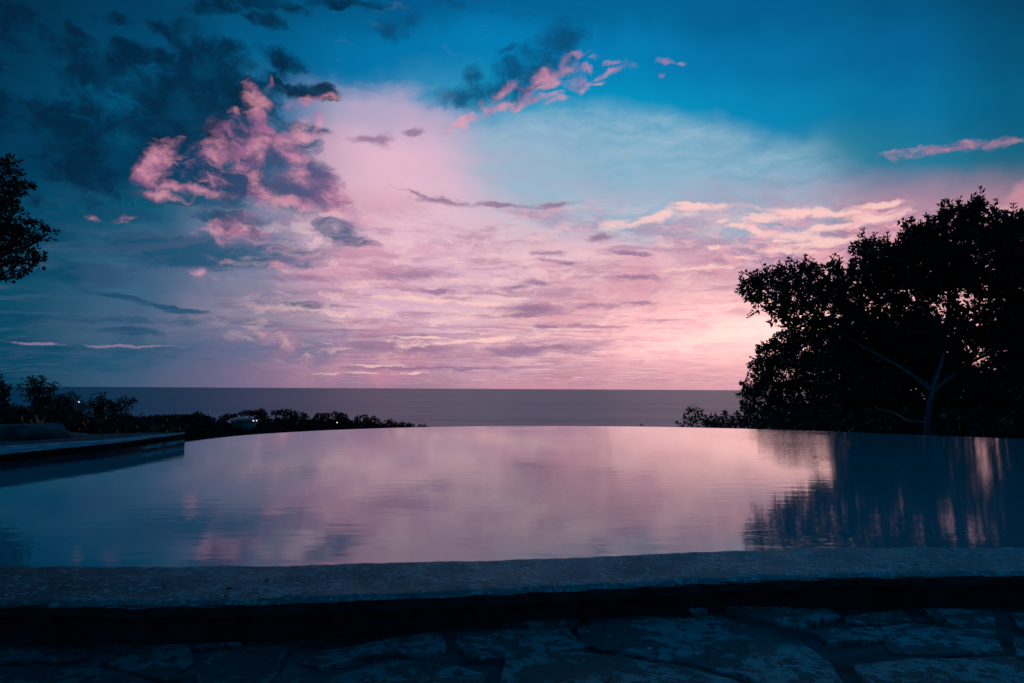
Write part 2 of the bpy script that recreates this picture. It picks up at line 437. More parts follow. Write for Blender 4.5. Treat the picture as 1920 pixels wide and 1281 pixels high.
def bump(b, bs, h, strength=0.5, dist=0.01):
    nd = b.n('ShaderNodeBump')
    nd.inputs['Strength'].default_value = strength
    nd.inputs['Distance'].default_value = dist
    b.put(nd.inputs['Height'], h)
    b.nt.links.new(nd.outputs[0], bs.inputs['Normal'])


def obco(b):
    return b.n('ShaderNodeTexCoord').outputs['Object']


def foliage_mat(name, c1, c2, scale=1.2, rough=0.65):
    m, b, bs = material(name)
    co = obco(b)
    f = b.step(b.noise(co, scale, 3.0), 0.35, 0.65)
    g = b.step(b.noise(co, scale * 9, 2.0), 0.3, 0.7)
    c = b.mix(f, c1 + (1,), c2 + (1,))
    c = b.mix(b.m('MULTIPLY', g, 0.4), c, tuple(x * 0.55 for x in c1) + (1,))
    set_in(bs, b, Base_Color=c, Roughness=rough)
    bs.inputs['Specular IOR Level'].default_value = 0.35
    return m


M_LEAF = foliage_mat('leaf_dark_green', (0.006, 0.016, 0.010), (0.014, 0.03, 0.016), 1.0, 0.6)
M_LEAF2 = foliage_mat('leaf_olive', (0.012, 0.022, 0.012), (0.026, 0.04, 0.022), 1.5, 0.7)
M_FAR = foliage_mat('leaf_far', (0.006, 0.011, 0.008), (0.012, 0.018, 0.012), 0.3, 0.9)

M_BARK, b, bs = material('bark')
co = obco(b)
set_in(bs, b, Base_Color=b.ramp(b.noise(b.v('MULTIPLY', co, (1, 1, 0.25)), 9.0, 5.0), [(0.3, (0.05, 0.045, 0.04, 1)), (0.7, (0.12, 0.11, 0.1, 1))]), Roughness=0.85)
bump(b, bs, b.noise(b.v('MULTIPLY', co, (1, 1, 0.2)), 22.0, 4.0), 0.6, 0.02)
M_PALE, b, bs = material('pale_bark')
co = obco(b)
set_in(bs, b, Base_Color=b.ramp(b.noise(co, 5.0, 5.0), [(0.4, (0.03, 0.04, 0.045, 1)), (0.66, (0.10, 0.14, 0.15, 1))]), Roughness=0.8)

M_SOIL, b, bs = material('hillside_soil')
co = obco(b)
set_in(bs, b, Base_Color=b.ramp(b.noise(co, 0.6, 6.0), [(0.3, (0.012, 0.016, 0.010, 1)), (0.7, (0.03, 0.032, 0.02, 1))]), Roughness=0.95)

M_SEA, b, bs = material('sea_water')
co = obco(b)
set_in(bs, b, Base_Color=(0.0, 0.16, 0.26, 1), Roughness=0.30, IOR=1.17)
w1 = b.noise(b.v('MULTIPLY', co, (1.0, 3.0, 1.0)), 0.02, 6.0, 0.65)
w2 = b.noise(b.v('MULTIPLY', co, (0.25, 1.6, 1.0)), 0.0045, 5.0, 0.6)
bs.inputs['Roughness'].default_value = 0.3
b.put(bs.inputs['Roughness'], b.lerp(w2, 0.3, 0.7, 0.27, 0.35))
bump(b, bs, w1, 0.28, 0.6)

dif = b.n('ShaderNodeBsdfDiffuse'); dif.inputs[0].default_value = (0.0, 0.26, 0.31, 1)
mxs = b.n('ShaderNodeMixShader'); mxs.inputs[0].default_value = 0.38
b.nt.links.new(bs.outputs[0], mxs.inputs[1]); b.nt.links.new(dif.outputs[0], mxs.inputs[2])
b.nt.links.new(mxs.outputs[0], b.nt.nodes['Material Output'].inputs[0])
M_POOL, b, bs = material('pool_water')
co = obco(b)
set_in(bs, b, Base_Color=(0.0, 0.29, 0.34, 1), Roughness=0.05, IOR=1.42)
r1 = b.noise(b.v('MULTIPLY', co, (0.8, 2.2, 1.0)), 3.2, 3.0, 0.5)
r2 = b.noise(b.v('MULTIPLY', co, (1.0, 3.2, 1.0)), 11.0, 2.0, 0.5)
patch = b.step(b.noise(co, 0.28, 2.0), 0.48, 0.62)
rh = b.m('ADD', r1, b.m('MULTIPLY', b.m('MULTIPLY', r2, 0.75), b.m('ADD', patch, b.step(b.sep(co)[0], 1.6, 4.0))))
b.put(bs.inputs['Roughness'], b.lerp(patch, 0, 1, 0.05, 0.03))
bump(b, bs, rh, 0.16, 0.006)

M_COPE, b, bs = material('pebbled_coping')
co = obco(b)
big = b.noise(co, 2.2, 4.0, 0.6)
speck = b.n('ShaderNodeTexVoronoi'); speck.inputs['Scale'].default_value = 62.0
b.put(speck.inputs['Vector'], b.v('ADD', b.v('MULTIPLY', co, (1, 1, 1)), b.v('SCALE', b.noise(co, 30, 2.0, color=True), scale=0.04)))
sp = b.sep(speck.outputs['Color'])[0]
base = b.mix(b.step(big, 0.38, 0.62), (0.016, 0.13, 0.155, 1), (0.06, 0.31, 0.35, 1))
base = b.mix(b.m('MULTIPLY', b.step(sp, 0.64, 0.74), b.step(b.noise(co, 9, 3.0), 0.38, 0.55)), base, (0.30, 0.80, 0.85, 1))
base = b.mix(b.m('MULTIPLY', b.step(sp, 0.30, 0.2), b.step(b.noise(co, 7, 3.0), 0.38, 0.55)), base, (0.02, 0.022, 0.022, 1))
fine = b.noise(co, 140.0, 4.0, 0.7)
base = b.mix(0.35, base, b.ramp(fine, [(0.38, (0.005, 0.02, 0.03, 1)), (0.66, (0.10, 0.42, 0.48, 1))]))
tone_right = b.lerp(b.m('ADD', b.sep(co)[0], b.m('MULTIPLY', b.m('SUBTRACT', b.noise(co, 1.3, 4.0), 0.5), 3.0)), -2.0, 2.2)  # tone graded along the coping: darker to the left, paler to the right
base = b.mix(b.m('SUBTRACT', 0.62, b.m('MULTIPLY', tone_right, 0.62)), base, (0.012, 0.03, 0.03, 1))
base = b.mix(b.m('MULTIPLY', tone_right, 0.38), base, (0.05, 0.5, 0.52, 1))
set_in(bs, b, Base_Color=base, Roughness=b.lerp(big, 0.3, 0.7, 0.8, 0.6))
bump(b, bs, b.m('ADD', b.m('MULTIPLY', fine, 0.6), b.m('ADD', b.m('MULTIPLY', sp, 0.35), b.m('MULTIPLY', b.noise(co, 28.0, 4.0, 0.6), 1.2))), 0.9, 0.014)

bs.inputs['Specular IOR Level'].default_value = 0.3
M_RISER, b, bs = material('rough_riser')  # near-black colour carries the shade on the coping's front face
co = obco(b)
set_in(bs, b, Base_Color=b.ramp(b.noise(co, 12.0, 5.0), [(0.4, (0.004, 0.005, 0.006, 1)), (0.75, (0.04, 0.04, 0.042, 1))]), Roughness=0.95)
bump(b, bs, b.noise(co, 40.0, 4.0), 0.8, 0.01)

M_STONE, b, bs = material('flaked_flagstone')
co = obco(b)
wv = b.v('ADD', co, b.v('SCALE', b.noise(co, 6.0, 3.0, color=True), scale=0.12))
lay = b.noise(b.v('MULTIPLY', wv, (1.0, 1.6, 1.0)), 3.4, 6.0, 0.62)
flake = b.m('MAXIMUM', b.step(lay, 0.462, 0.50), b.m('MULTIPLY', b.step(b.noise(wv, 11.0, 6.0, 0.7), 0.56, 0.60), 0.8))
flake = b.m('MULTIPLY', flake, b.step(b.noise(wv, 23.0, 5.0, 0.7), 0.36, 0.50))
grain = b.noise(co, 90.0, 4.0, 0.65)
cdark = b.mix(grain, (0.01, 0.05, 0.06, 1), (0.03, 0.15, 0.16, 1))
clight = b.mix(b.noise(co, 14.0, 4.0), (0.02, 0.20, 0.22, 1), (0.06, 0.40, 0.42, 1))
col = b.mix(flake, cdark, clight)
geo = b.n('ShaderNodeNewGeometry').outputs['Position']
darker = b.lerp(b.m('ADD', b.sep(geo)[0], b.m('MULTIPLY', b.m('SUBTRACT', b.noise(geo, 1.6, 4.0), 0.5), 1.6)), -1.3, 0.9, 0.72, 0.0)  # stone tone deepens towards the left, broken up by noise
col = b.mix(darker, col, (0.006, 0.02, 0.024, 1))
col = b.mix(b.m('MULTIPLY', b.step(b.noise(co, 38.0, 3.0), 0.60, 0.66), 0.7), col, (0.02, 0.022, 0.022, 1))
set_in(bs, b, Base_Color=col, Roughness=b.lerp(lay, 0.3, 0.7, 0.75, 0.5))
bump(b, bs, b.m('ADD', b.m('MULTIPLY', flake, 0.7), b.m('ADD', b.m('MULTIPLY', grain, 0.3), b.m('MULTIPLY', b.noise(co, 9.0, 5.0), 1.0))), 1.0, 0.012)

bs.inputs['Specular IOR Level'].default_value = 0.2
M_MORTAR, b, bs = material('grey_mortar')
co = obco(b)
set_in(bs, b, Base_Color=b.ramp(b.noise(co, 5.0, 6.0, 0.65), [(0.35, (0.008, 0.030, 0.036, 1)), (0.65, (0.035, 0.11, 0.125, 1))]), Roughness=0.9)
bump(b, bs, b.noise(co, 30.0, 5.0, 0.65), 0.8, 0.012)

bs.inputs['Specular IOR Level'].default_value = 0.12
M_PLASTER, b, bs = material('pool_plaster')
co = obco(b)
set_in(bs, b, Base_Color=b.ramp(b.noise(co, 6.0, 4.0), [(0.3, (0.004, 0.03, 0.045, 1)), (0.7, (0.012, 0.07, 0.09, 1))]), Roughness=0.6)
bs.inputs['Specular IOR Level'].default_value = 0.05
M_BROWN, b, bs = material('worn_brown_edge')
co = obco(b)
set_in(bs, b, Base_Color=b.ramp(b.noise(co, 14.0, 4.0), [(0.3, (0.003, 0.004, 0.005, 1)), (0.7, (0.016, 0.014, 0.014, 1))]), Roughness=0.85)
bs.inputs['Specular IOR Level'].default_value = 0.05
M_PALEPL, b, bs = material('pale_plaster')
co = obco(b)
set_in(bs, b, Base_Color=b.ramp(b.noise(co, 9.0, 5.0), [(0.35, (0.02, 0.16, 0.20, 1)), (0.65, (0.10, 0.42, 0.48, 1))]), Roughness=0.9)
bs.inputs['Specular IOR Level'].default_value = 0.15
M_RIM, b, bs = material('wet_rim_tile')
set_in(bs, b, Base_Color=(0.03, 0.09, 0.11, 1), Roughness=0.3)
M_WALL, b, bs = material('house_wall')
co = obco(b)
set_in(bs, b, Base_Color=b.mix(b.noise(co, 1.0, 3.0), (0.08, 0.22, 0.22, 1), (0.16, 0.34, 0.34, 1)), Roughness=0.8)
M_ROOF, b, bs = material('house_roof')
co = obco(b)
set_in(bs, b, Base_Color=b.mix(b.noise(co, 2.0, 3.0), (0.10, 0.07, 0.08, 1), (0.2, 0.15, 0.16, 1)), Roughness=0.8)
M_PANE, b, bs = material('window_pane')
set_in(bs, b, Base_Color=(0.02, 0.03, 0.035, 1), Roughness=0.1)
M_POST, b, bs = material('dark_metal')
set_in(bs, b, Base_Color=(0.03, 0.03, 0.03, 1), Roughness=0.5)
M_GLOW, b, bs = material('lamp_glow')
set_in(bs, b, Base_Color=(0.8, 0.75, 0.7, 1), Emission_Color=(1.0, 0.80, 0.78, 1), Emission_Strength=3.0)
M_DRY, b, bs = material('dry_leaf')
set_in(bs, b, Base_Color=(0.05, 0.035, 0.025, 1), Roughness=0.8)
M_PEB, b, bs = material('pale_chip')
set_in(bs, b, Base_Color=(0.7, 0.72, 0.72, 1), Roughness=0.6)


# ------------------------------------------------------------------ object helpers
def mesh_obj(name, verts, faces, mat, parent=None, smooth=False, **props):
    me = bpy.data.meshes.new(name)
    me.from_pydata([tuple(v) for v in verts], [], faces)
    me.materials.append(mat)
    if smooth:
        me.polygons.foreach_set('use_smooth', [True] * len(me.polygons))
    me.update()
    o = bpy.data.objects.new(name, me)
    COL.objects.link(o)
    if parent is not None:
        o.parent = parent
        o.location = -parent.location if parent.type == 'EMPTY' and parent.parent is None else (0, 0, 0)
    for k, v in props.items():
        o[k] = v
    return o


def quads_obj(name, V, mat, parent=None, **props):
    """V: (n,4,3) array, one leaf per row"""
    n = len(V)
    me = bpy.data.meshes.new(name)
    me.vertices.add(n * 4)
    me.vertices.foreach_set('co', V.reshape(-1).astype(np.float32))
    me.loops.add(n * 4)
    me.loops.foreach_set('vertex_index', np.arange(n * 4, dtype=np.int32))
    me.polygons.add(n)
    me.polygons.foreach_set('loop_start', np.arange(0, n * 4, 4, dtype=np.int32))
    me.polygons.foreach_set('loop_total', np.full(n, 4, dtype=np.int32))
    me.materials.append(mat)
    me.update(calc_edges=True)
    o = bpy.data.objects.new(name, me)
    COL.objects.link(o)
    if parent is not None:
        o.parent = parent
        o.location = -parent.location if parent.type == 'EMPTY' and parent.parent is None else (0, 0, 0)
    for k, v in props.items():
        o[k] = v
    return o


def thing(name, loc, label, category, group=None):
    o = bpy.data.objects.new(name, None)
    o.empty_display_size = 0.2
    COL.objects.link(o)
    o.location = loc
    o['label'] = label
    o['category'] = category
    if group:
        o['group'] = group
    return o


def tube(pts, radii, sides=6):
    V, Fc = [], []
    n = len(pts)
    for i, p in enumerate(pts):
        t = (pts[min(i + 1, n - 1)] - pts[max(i - 1, 0)]).normalized()
        a = t.orthogonal().normalized() if i == 0 else (a - t * a.dot(t)).normalized()
        c = t.cross(a)
        for k in range(sides):
            an = 2 * math.pi * k / sides
            V.append(p + (a * math.cos(an) + c * math.sin(an)) * radii[i])
    for i in range(n - 1):
        for k in range(sides):
            k2 = (k + 1) % sides
            Fc.append((i * sides + k, i * sides + k2, (i + 1) * sides + k2, (i + 1) * sides + k))
    Fc.append(tuple(range(sides))[::-1])
    Fc.append(tuple((n - 1) * sides + k for k in range(sides)))
    return V, Fc


def wiggle(p0, p1, n, amp, seed=0):
    r = random.Random(seed)
    out = []
    d = p1 - p0
    o = [Vector((r.uniform(-1, 1), r.uniform(-1, 1), r.uniform(-.6, 1))) * amp for _ in range(3)]
    for i in range(n + 1):
        t = i / n
        w = o[0] * math.sin(math.pi * t) + o[1] * math.sin(2 * math.pi * t) * .5 + o[2] * math.sin(3 * math.pi * t) * .3
        out.append(p0 + d * t + w)
    return out


def unit(a):
    return a / np.maximum(np.linalg.norm(a, axis=-1, keepdims=True), 1e-9)


def leaf_quads(base, dirs, length, width, rng):
    n = len(base)
    ln = (length * rng.uniform(0.7, 1.25, n))[:, None]
    side = unit(np.cross(dirs, rng.normal(size=(n, 3))))
    w = ln * width * 0.5
    mid = base + dirs * ln * 0.45
    V = np.stack([base, mid + side * w, base + dirs * ln, mid - side * w], axis=1)
    return V


def rosettes(cent, axis, k, length, width, rng, spread=0.9):
    n = len(cent)
    c = np.repeat(cent, k, axis=0)
    a = np.repeat(axis, k, axis=0)
    d = unit(a * (1 - spread * 0.5) + unit(rng.normal(size=(n * k, 3))) * spread)
    return leaf_quads(c + d * length * 0.1, d, length, width, rng)


def ellipsoid_pts(c, r, n, rng, shell=0.5):
    u = unit(rng.normal(size=(n, 3)))
    rad = rng.uniform(0, 1, n) ** (1 / 3.0)
    rad = np.where(rng.uniform(0, 1, n) < shell, rng.uniform(0.8, 1.06, n), rad)
    return np.array(c) + u * rad[:, None] * np.array(r), u


def blob_crown(blobs, dist, length, width=0.42, k=6, density=1.0, rng=RNG, depth=1.0, jitter=2.0, up=0.5, spread=0.9, flat=1.0):
    """foliage of a crown: leaf rosettes filling ellipsoids placed where the clumps of the crown stand"""
    allV = []
    centres = []
    for bl in blobs:
        px, py, rx, ry = bl[:4]
        off = bl[4] if len(bl) > 4 else rng.uniform(-jitter, jitter)
        dn = (bl[5] if len(bl) > 5 else 1.0) * density
        dd = dist + off
        c = D(px, py, dd)
        s = dd / F
        r = np.array([rx * s, (rx + ry) * 0.5 * s * depth, ry * s])
        area = math.pi * rx * ry * s * s
        nl = max(4, int(dn * area / (length * length * width * 0.5 * k)))
        pts, u = ellipsoid_pts(c, r, nl, rng)
        pts = pts + rng.normal(size=pts.shape) * length * 0.35
        ax = unit(u + np.array([0, 0, up]))
        Q = rosettes(pts, ax, k, length, width, rng, spread)
        if flat != 1.0:
            m_ = Q.mean(axis=1, keepdims=True)[:, :, 2:]
            Q[:, :, 2:] = m_ + (Q[:, :, 2:] - m_) * flat
        allV.append(Q)
        centres.append((c, r, nl))
    return np.concatenate(allV), centres


def sprigs(starts, dirs, steps, seg, length, width, k, rng):
    """leafy shoots: a few rosettes one above the other"""
    out = []
    p = starts.copy()
    d = dirs.copy()
    for i in range(steps):
        out.append(rosettes(p, d, k, length * (1 - 0.12 * i), width, rng, 0.75))
        d = unit(d + rng.normal(size=d.shape) * 0.18)
        p = p + d * seg
    return np.concatenate(out)


# ------------------------------------------------------------------ terrain, sea
GL = [(-900, 796), (-300, 801), (0, 815), (240, 824), (400, 824), (640, 822), (800, 822), (900, 832), (1000, 845), (1200, 845), (1290, 826), (1450, 818), (1600, 815), (2300, 800), (2900, 790)]
gaz = [azel(px, 800)[0] for px, _ in GL]
gz = [D(px, py, 200).z for px, py in GL]


def ground_z(az, r):
    z200 = float(np.interp(az, gaz, gz))
    if r <= 15:
        z = -1.2
    elif r <= 200:
        z = -1.2 + (z200 + 1.2) * (r - 15) / 185
    else:
        z = z200 + (-64 - z200) * min(1.0, (r - 200) / 420)
    if r > 24:
        z += 0.012 * min(r, 200) * (mnoise.noise(Vector((az * 9, r * 0.02, 0.3)))) - 0.004 * min(r, 200)
    return z


V, Fc = [], []
AZS = np.radians(np.linspace(-88, 88, 177))
RS = [3, 6, 9, 12, 15, 18, 22, 28, 36, 46, 60, 76, 95, 115, 135, 155, 175, 200, 230, 270, 330, 400, 500, 620]
for r in RS:
    for a in AZS:
        V.append((math.sin(a) * r, math.cos(a) * r, ground_z(a, r)))
na = len(AZS)
for i in range(len(RS) - 1):
    for j in range(na - 1):
        Fc.append((i * na + j, i * na + j + 1, (i + 1) * na + j + 1, (i + 1) * na + j))
mesh_obj('hillside', V, Fc, M_SOIL, smooth=True, kind='structure')

SEAZ = -60.0
V, Fc = [], []
rings = [150, 600, 1500, 4000, 12000, 30000, 70000]
for r in rings:
    for k in range(96):
        a = 2 * math.pi * k / 96
        V.append((math.sin(a) * r, math.cos(a) * r, SEAZ))
for i in range(len(rings) - 1):
    for k in range(96):
        k2 = (k + 1) % 96
        Fc.append((i * 96 + k, (i + 1) * 96 + k, (i + 1) * 96 + k2, i * 96 + k2))
mesh_obj('sea', V, Fc, M_SEA, kind='structure')

# ------------------------------------------------------------------ pool


def spline(pts, n):
    """Catmull-Rom through 3-D points"""
    out = []
    m = len(pts)
    for i in range(m - 1):
        p0, p1, p2, p3 = pts[max(i - 1, 0)], pts[i], pts[i + 1], pts[min(i + 2, m - 1)]
        for k in range(n):
            t = k / n
            out.append(0.5 * ((2 * p1) + (p2 - p0) * t + (2 * p0 - 5 * p1 + 4 * p2 - p3) * t * t + (3 * p1 - p0 - 3 * p2 + p3) * t ** 3))
    out.append(pts[-1].copy())
    return out


COPZ = 0.05
back_px = [(-700, 1048), (-350, 1057), (-60, 1059), (120, 1059), (350, 1060), (580, 1057), (960, 1047), (1250, 1036), (1500, 1027), (1700, 1025), (1920, 1025), (2200, 1028), (2600, 1036)]
front_px = [(-700, 1120), (-350, 1128), (-60, 1130), (120, 1130), (350, 1130), (600, 1123), (960, 1107), (1250, 1092), (1500, 1080), (1700, 1076), (1920, 1074), (2200, 1076), (2600, 1084)]
NSEG = 40
backl = spline([P(x, y, COPZ) for x, y in back_px], NSEG)
frontl = spline([P(x, y, COPZ) for x, y in front_px], NSEG)
backw = list(backl)
# the coping runs on past both sides of the view
L0, L1 = (backl[0] - backl[6]).normalized(), (backl[-1] - backl[-7]).normalized()
backl = [backl[0] + L0 * (0.12 * k) for k in range(40, 0, -1)] + backl + [backl[-1] + L1 * (0.12 * k) for k in range(1, 41)]
frontl = [frontl[0] + L0 * (0.12 * k) for k in range(40, 0, -1)] + frontl + [frontl[-1] + L1 * (0.12 * k) for k in range(1, 41)]
NC = len(backl)
PAVZ = -0.085

coping = thing('pool_coping', (0, 2.6, 0), 'long curved pebbled concrete coping along the near edge of the pool', 'pool edge')
prof = []   # rows across the coping from the pool side to the paving side
ROWSN = 22
V, Fc = [], []
for i in range(NC):
    bp, fp = backl[i], frontl[i]
    across = (fp - bp)
    an = across.normalized()
    row = []
    row.append(bp + Vector((0, 0, -0.20)))
    row.append(bp + Vector((0, 0, -0.02)))
    for k in range(ROWSN + 1):
        t = k / ROWSN
        p = bp + across * t
        edge = min(t, 1 - t)
        h = -0.016 * math.exp(-edge * 60)
        nz = mnoise.noise(Vector((p.x * 5, p.y * 5, 0.2))) * 0.006 + mnoise.noise(Vector((p.x * 22, p.y * 22, 1.2))) * 0.0035
        jit = mnoise.noise(Vector((p.x * 9, 3.3 + (5 if t > .5 else 0), 0.7))) * 0.008 * (1 if edge < 0.03 else 0)
        row.append(p + Vector((0, 0, h + nz)) + an * jit)
    V += row
    m = len(row)
    if i:
        for k in range(m - 1):
            Fc.append(((i - 1) * m + k, (i - 1) * m + k + 1, i * m + k + 1, i * m + k))
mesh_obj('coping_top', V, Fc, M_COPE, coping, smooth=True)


def V_nose(fp, an, k):
    if k == 0:
        return fp - an * 0.004 + Vector((0, 0, -0.012))
    if k == 1:
        return fp + an * (0.004 + mnoise.noise(fp * 11) * 0.006) + Vector((0, 0, -0.048 + mnoise.noise(fp * 7) * 0.006))
    return fp - an * 0.045 + Vector((0, 0, -0.060))


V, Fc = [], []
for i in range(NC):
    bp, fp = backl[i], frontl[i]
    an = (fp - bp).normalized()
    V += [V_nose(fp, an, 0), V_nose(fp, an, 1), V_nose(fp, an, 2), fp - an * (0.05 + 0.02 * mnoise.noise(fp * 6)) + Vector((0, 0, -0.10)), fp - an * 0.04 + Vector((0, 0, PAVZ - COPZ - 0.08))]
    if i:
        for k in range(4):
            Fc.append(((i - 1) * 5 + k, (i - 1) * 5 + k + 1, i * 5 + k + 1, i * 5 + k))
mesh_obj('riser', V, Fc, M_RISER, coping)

# water sheet: near edge under the coping, far edge the overflow lip
far_px = [(347, 830), (420, 820.5), (500, 813.5), (640, 806), (800, 801), (960, 799), (1200, 800), (1350, 803), (1500, 807.5), (1640, 812.5), (1780, 818), (1920, 823.5), (2100, 831), (2400, 846)]
far = spline([P(x, y, 0) for x, y in far_px], 10)
near = [Vector((p.x, p.y, 0)) + (frontl[i + 40] - backl[i + 40]).normalized() * 0.03 for i, p in enumerate(backw)][::8]
WH = 0.17
left_px = [(-700, 935), (-350, 906), (0, 873.5), (130, 862), (265, 846), (347, 832.5)]
left = [P(x, y, 0) for x, y in left_px]
right_end = P(2600, 870, 0)
poly = near + [right_end] + far[::-1] + left[::-1][1:]
V = [Vector((p.x, p.y, 0)) for p in poly]
cen = P(1000, 900, 0)
import bmesh
bm = bmesh.new()
vv = [bm.verts.new(v) for v in V]
f = bm.faces.new(vv)
bm.normal_update()
if f.normal.z < 0:
    f.normal_flip()
bmesh.ops.triangulate(bm, faces=[f])
me = bpy.data.meshes.new('pool_water')
bm.to_mesh(me); bm.free()
me.materials.append(M_POOL)
water = bpy.data.objects.new('pool_water', me)
COL.objects.link(water)
water['kind'] = 'structure'

# overflow rim wall with wetted top
rim = thing('overflow_wall', tuple(far[60]), 'thin wetted rim of the far overflow edge where the pool meets the view', 'pool edge')
V, Fc = [], []
for i, p in enumerate(far):
    t = (far[min(i + 1, len(far) - 1)] - far[max(i - 1, 0)]).normalized()
    o = Vector((-t.y, t.x, 0))
    V += [p + Vector((0, 0, -0.004)), p + o * 0.10 + Vector((0, 0, -0.004)), p + o * 0.14 + Vector((0, 0, -0.03)), p + o * 0.14 + Vector((0, 0, -2.2))]
    if i:
        for k in range(3):
            Fc.append(((i - 1) * 4 + k, i * 4 + k, i * 4 + k + 1, (i - 1) * 4 + k + 1))
mesh_obj('rim', V, Fc, M_RIM, rim)

# ------------------------------------------------------------------ raised deck on the left
DZ = 0.165
dfront = [P(x, y, DZ) for x, y in [(-700, 920), (-350, 884), (0, 850), (100, 840), (200, 830.5), (265, 822.5), (347, 812)]]
dstrip = [P(x, y, DZ) for x, y in [(-700, 898), (-350, 866), (0, 837), (100, 831), (200, 824.5), (265, 818.5), (347, 810.8)]]
dback = [P(x, y, DZ - 0.03) for x, y in [(-700, 815), (-350, 816), (0, 819), (60, 817), (110, 813), (200, 815.5), (300, 813.5)]]
deck_ground = spline(dstrip, 8)
dbk = spline(dback, 8)
V, Fc = [], []
for i, (a, c) in enumerate(zip(deck_ground, dbk)):
    for k in range(9):
        p = a.lerp(c, k / 8)
        p.z = DZ - 0.012 + 0.02 * mnoise.noise(Vector((p.x * 2, p.y * 2, 5)))
        V.append(p)
    V.append(Vector((c.x, c.y, -1.6)))
    if i:
        for k in range(9):
            Fc.append(((i - 1) * 10 + k, (i - 1) * 10 + k + 1, i * 10 + k + 1, i * 10 + k))
mesh_obj('terrace', V, Fc, M_MORTAR, smooth=True, kind='structure')

dk = thing('terrace_coping', tuple(dfront[3]), 'worn stone coping of the raised terrace jutting into the left of the pool', 'pool edge')
fa, fb = spline(dfront, 10), spline(dstrip, 10)
V, Fc = [], []
for i, (a, c) in enumerate(zip(fa, fb)):
    o = (a - c).normalized()
    j = mnoise.noise(a * 7) * 0.006
    V += [c + Vector((0, 0, -0.012)), c + Vector((0, 0, 0.004)), a.lerp(c, .5) + Vector((0, 0, 0.004 + j)), a + Vector((0, 0, j * .5)), a + o * 0.008 + Vector((0, 0, -0.012))]
    if i:
        for k in range(4):
            Fc.append(((i - 1) * 5 + k, (i - 1) * 5 + k + 1, i * 5 + k + 1, i * 5 + k))
mesh_obj('coping_slab', V, Fc, M_PALEPL, dk, smooth=True)
V, Fc = [], []
for i, (a, c) in enumerate(zip(fa, fb)):
    o = (a - c).normalized()
    V += [a + o * 0.008 + Vector((0, 0, -0.012)), a + o * 0.006 + Vector((0, 0, -0.085 + 0.006 * mnoise.noise(a * 9))), a - o * 0.024 + Vector((0, 0, -0.088))]
    if i:
        for k in range(2):
            Fc.append(((i - 1) * 3 + k, (i - 1) * 3 + k + 1, i * 3 + k + 1, i * 3 + k))
# end cap of the slab
e = fa[-1]; ec = fb[-1]
n0 = len(V)
bk = Vector((ec.x, ec.y, 0)).normalized() * 0.25
V += [e + Vector((0, 0, 0)), ec + Vector((0, 0, 0)), ec + bk, ec + bk + Vector((0, 0, -0.07)), ec + Vector((0, 0, -0.07)), e + Vector((0, 0, -0.07))]
Fc.append((n0, n0 + 1, n0 + 4, n0 + 5)); Fc.append((n0 + 1, n0 + 2, n0 + 3, n0 + 4))
mesh_obj('slab_edge', V, Fc, M_BROWN, dk)
# plastered wall under the slab down into the water
V, Fc = [], []
split = 0
for i, (a, c) in enumerate(zip(fa, fb)):
    o = (a - c).normalized()
    V += [a - o * 0.03 + Vector((0, 0, -0.063)), a - o * 0.03 + Vector((0, 0, -DZ - 0.3))]
    if i:
        Fc.append(((i - 1) * 2, (i - 1) * 2 + 1, i * 2 + 1, i * 2))
n0 = len(V)
V += [ec + bk * 1.2 + Vector((0, 0, -0.063)), ec + bk * 1.2 + Vector((0, 0, -DZ - 0.3))]
Fc.append((n0 - 2, n0 - 1, n0 + 1, n0))
mesh_obj('pool_wall', V, Fc, M_PLASTER, dk)
V, Fc = [], []
kk = [i for i in range(len(fa)) if i >= 50]
for q, i in enumerate(kk):
    a, c = fa[i], fb[i]
    o = (a - c).normalized()
    up_ = -0.075 + 0.012 * mnoise.noise(a * 6) - (0.03 if q < 2 else 0)
    V += [a - o * 0.026 + Vector((0, 0, up_)), a - o * 0.026 + Vector((0, 0, -DZ + 0.03 + 0.01 * mnoise.noise(a * 4)))]
    if q:
        Fc.append(((q - 1) * 2, (q - 1) * 2 + 1, q * 2 + 1, q * 2))
mesh_obj('pale_plaster_patch', V, Fc, M_PALEPL, dk)

# flat boulder / step at the far left
rock_c = P(25, 826, DZ)


def rock(name, c, sx, sy, sz, mat, label, cat, seed, rot=0.0, sub=3):
    bm = bmesh.new()
    bmesh.ops.create_icosphere(bm, subdivisions=sub, radius=1.0)
    for v in bm.verts:
        n = mnoise.noise(v.co * 1.3 + Vector((seed, 0, 0))) * 0.35 + mnoise.noise(v.co * 3.1 + Vector((0, seed, 0))) * 0.12
        q = v.co * (1 + n)
        q.z = max(min(q.z, 0.62 + 0.05 * n), -0.5)
        v.co = Vector((q.x * sx, q.y * sy, q.z * sz))
    me = bpy.data.meshes.new(name)
    bm.to_mesh(me); bm.free()
    me.materials.append(mat)
    o = bpy.data.objects.new(name, me)
    COL.objects.link(o)
    o.location = c
    o.rotation_euler = (0, 0, rot)
    o['label'] = label
    o['category'] = cat
    return o


pa, pb = P(-60, 824, DZ), P(104, 820, DZ)
mid = (pa + pb) / 2
rock('flat_boulder', (mid.x, mid.y + 0.25, DZ + 0.05), (pb - pa).length * 0.56, 0.38, 0.17, M_MORTAR,
     'low flat boulder lying on the terrace at the far left', 'rock', 3.0, math.atan2(pb.y - pa.y, pb.x - pa.x))

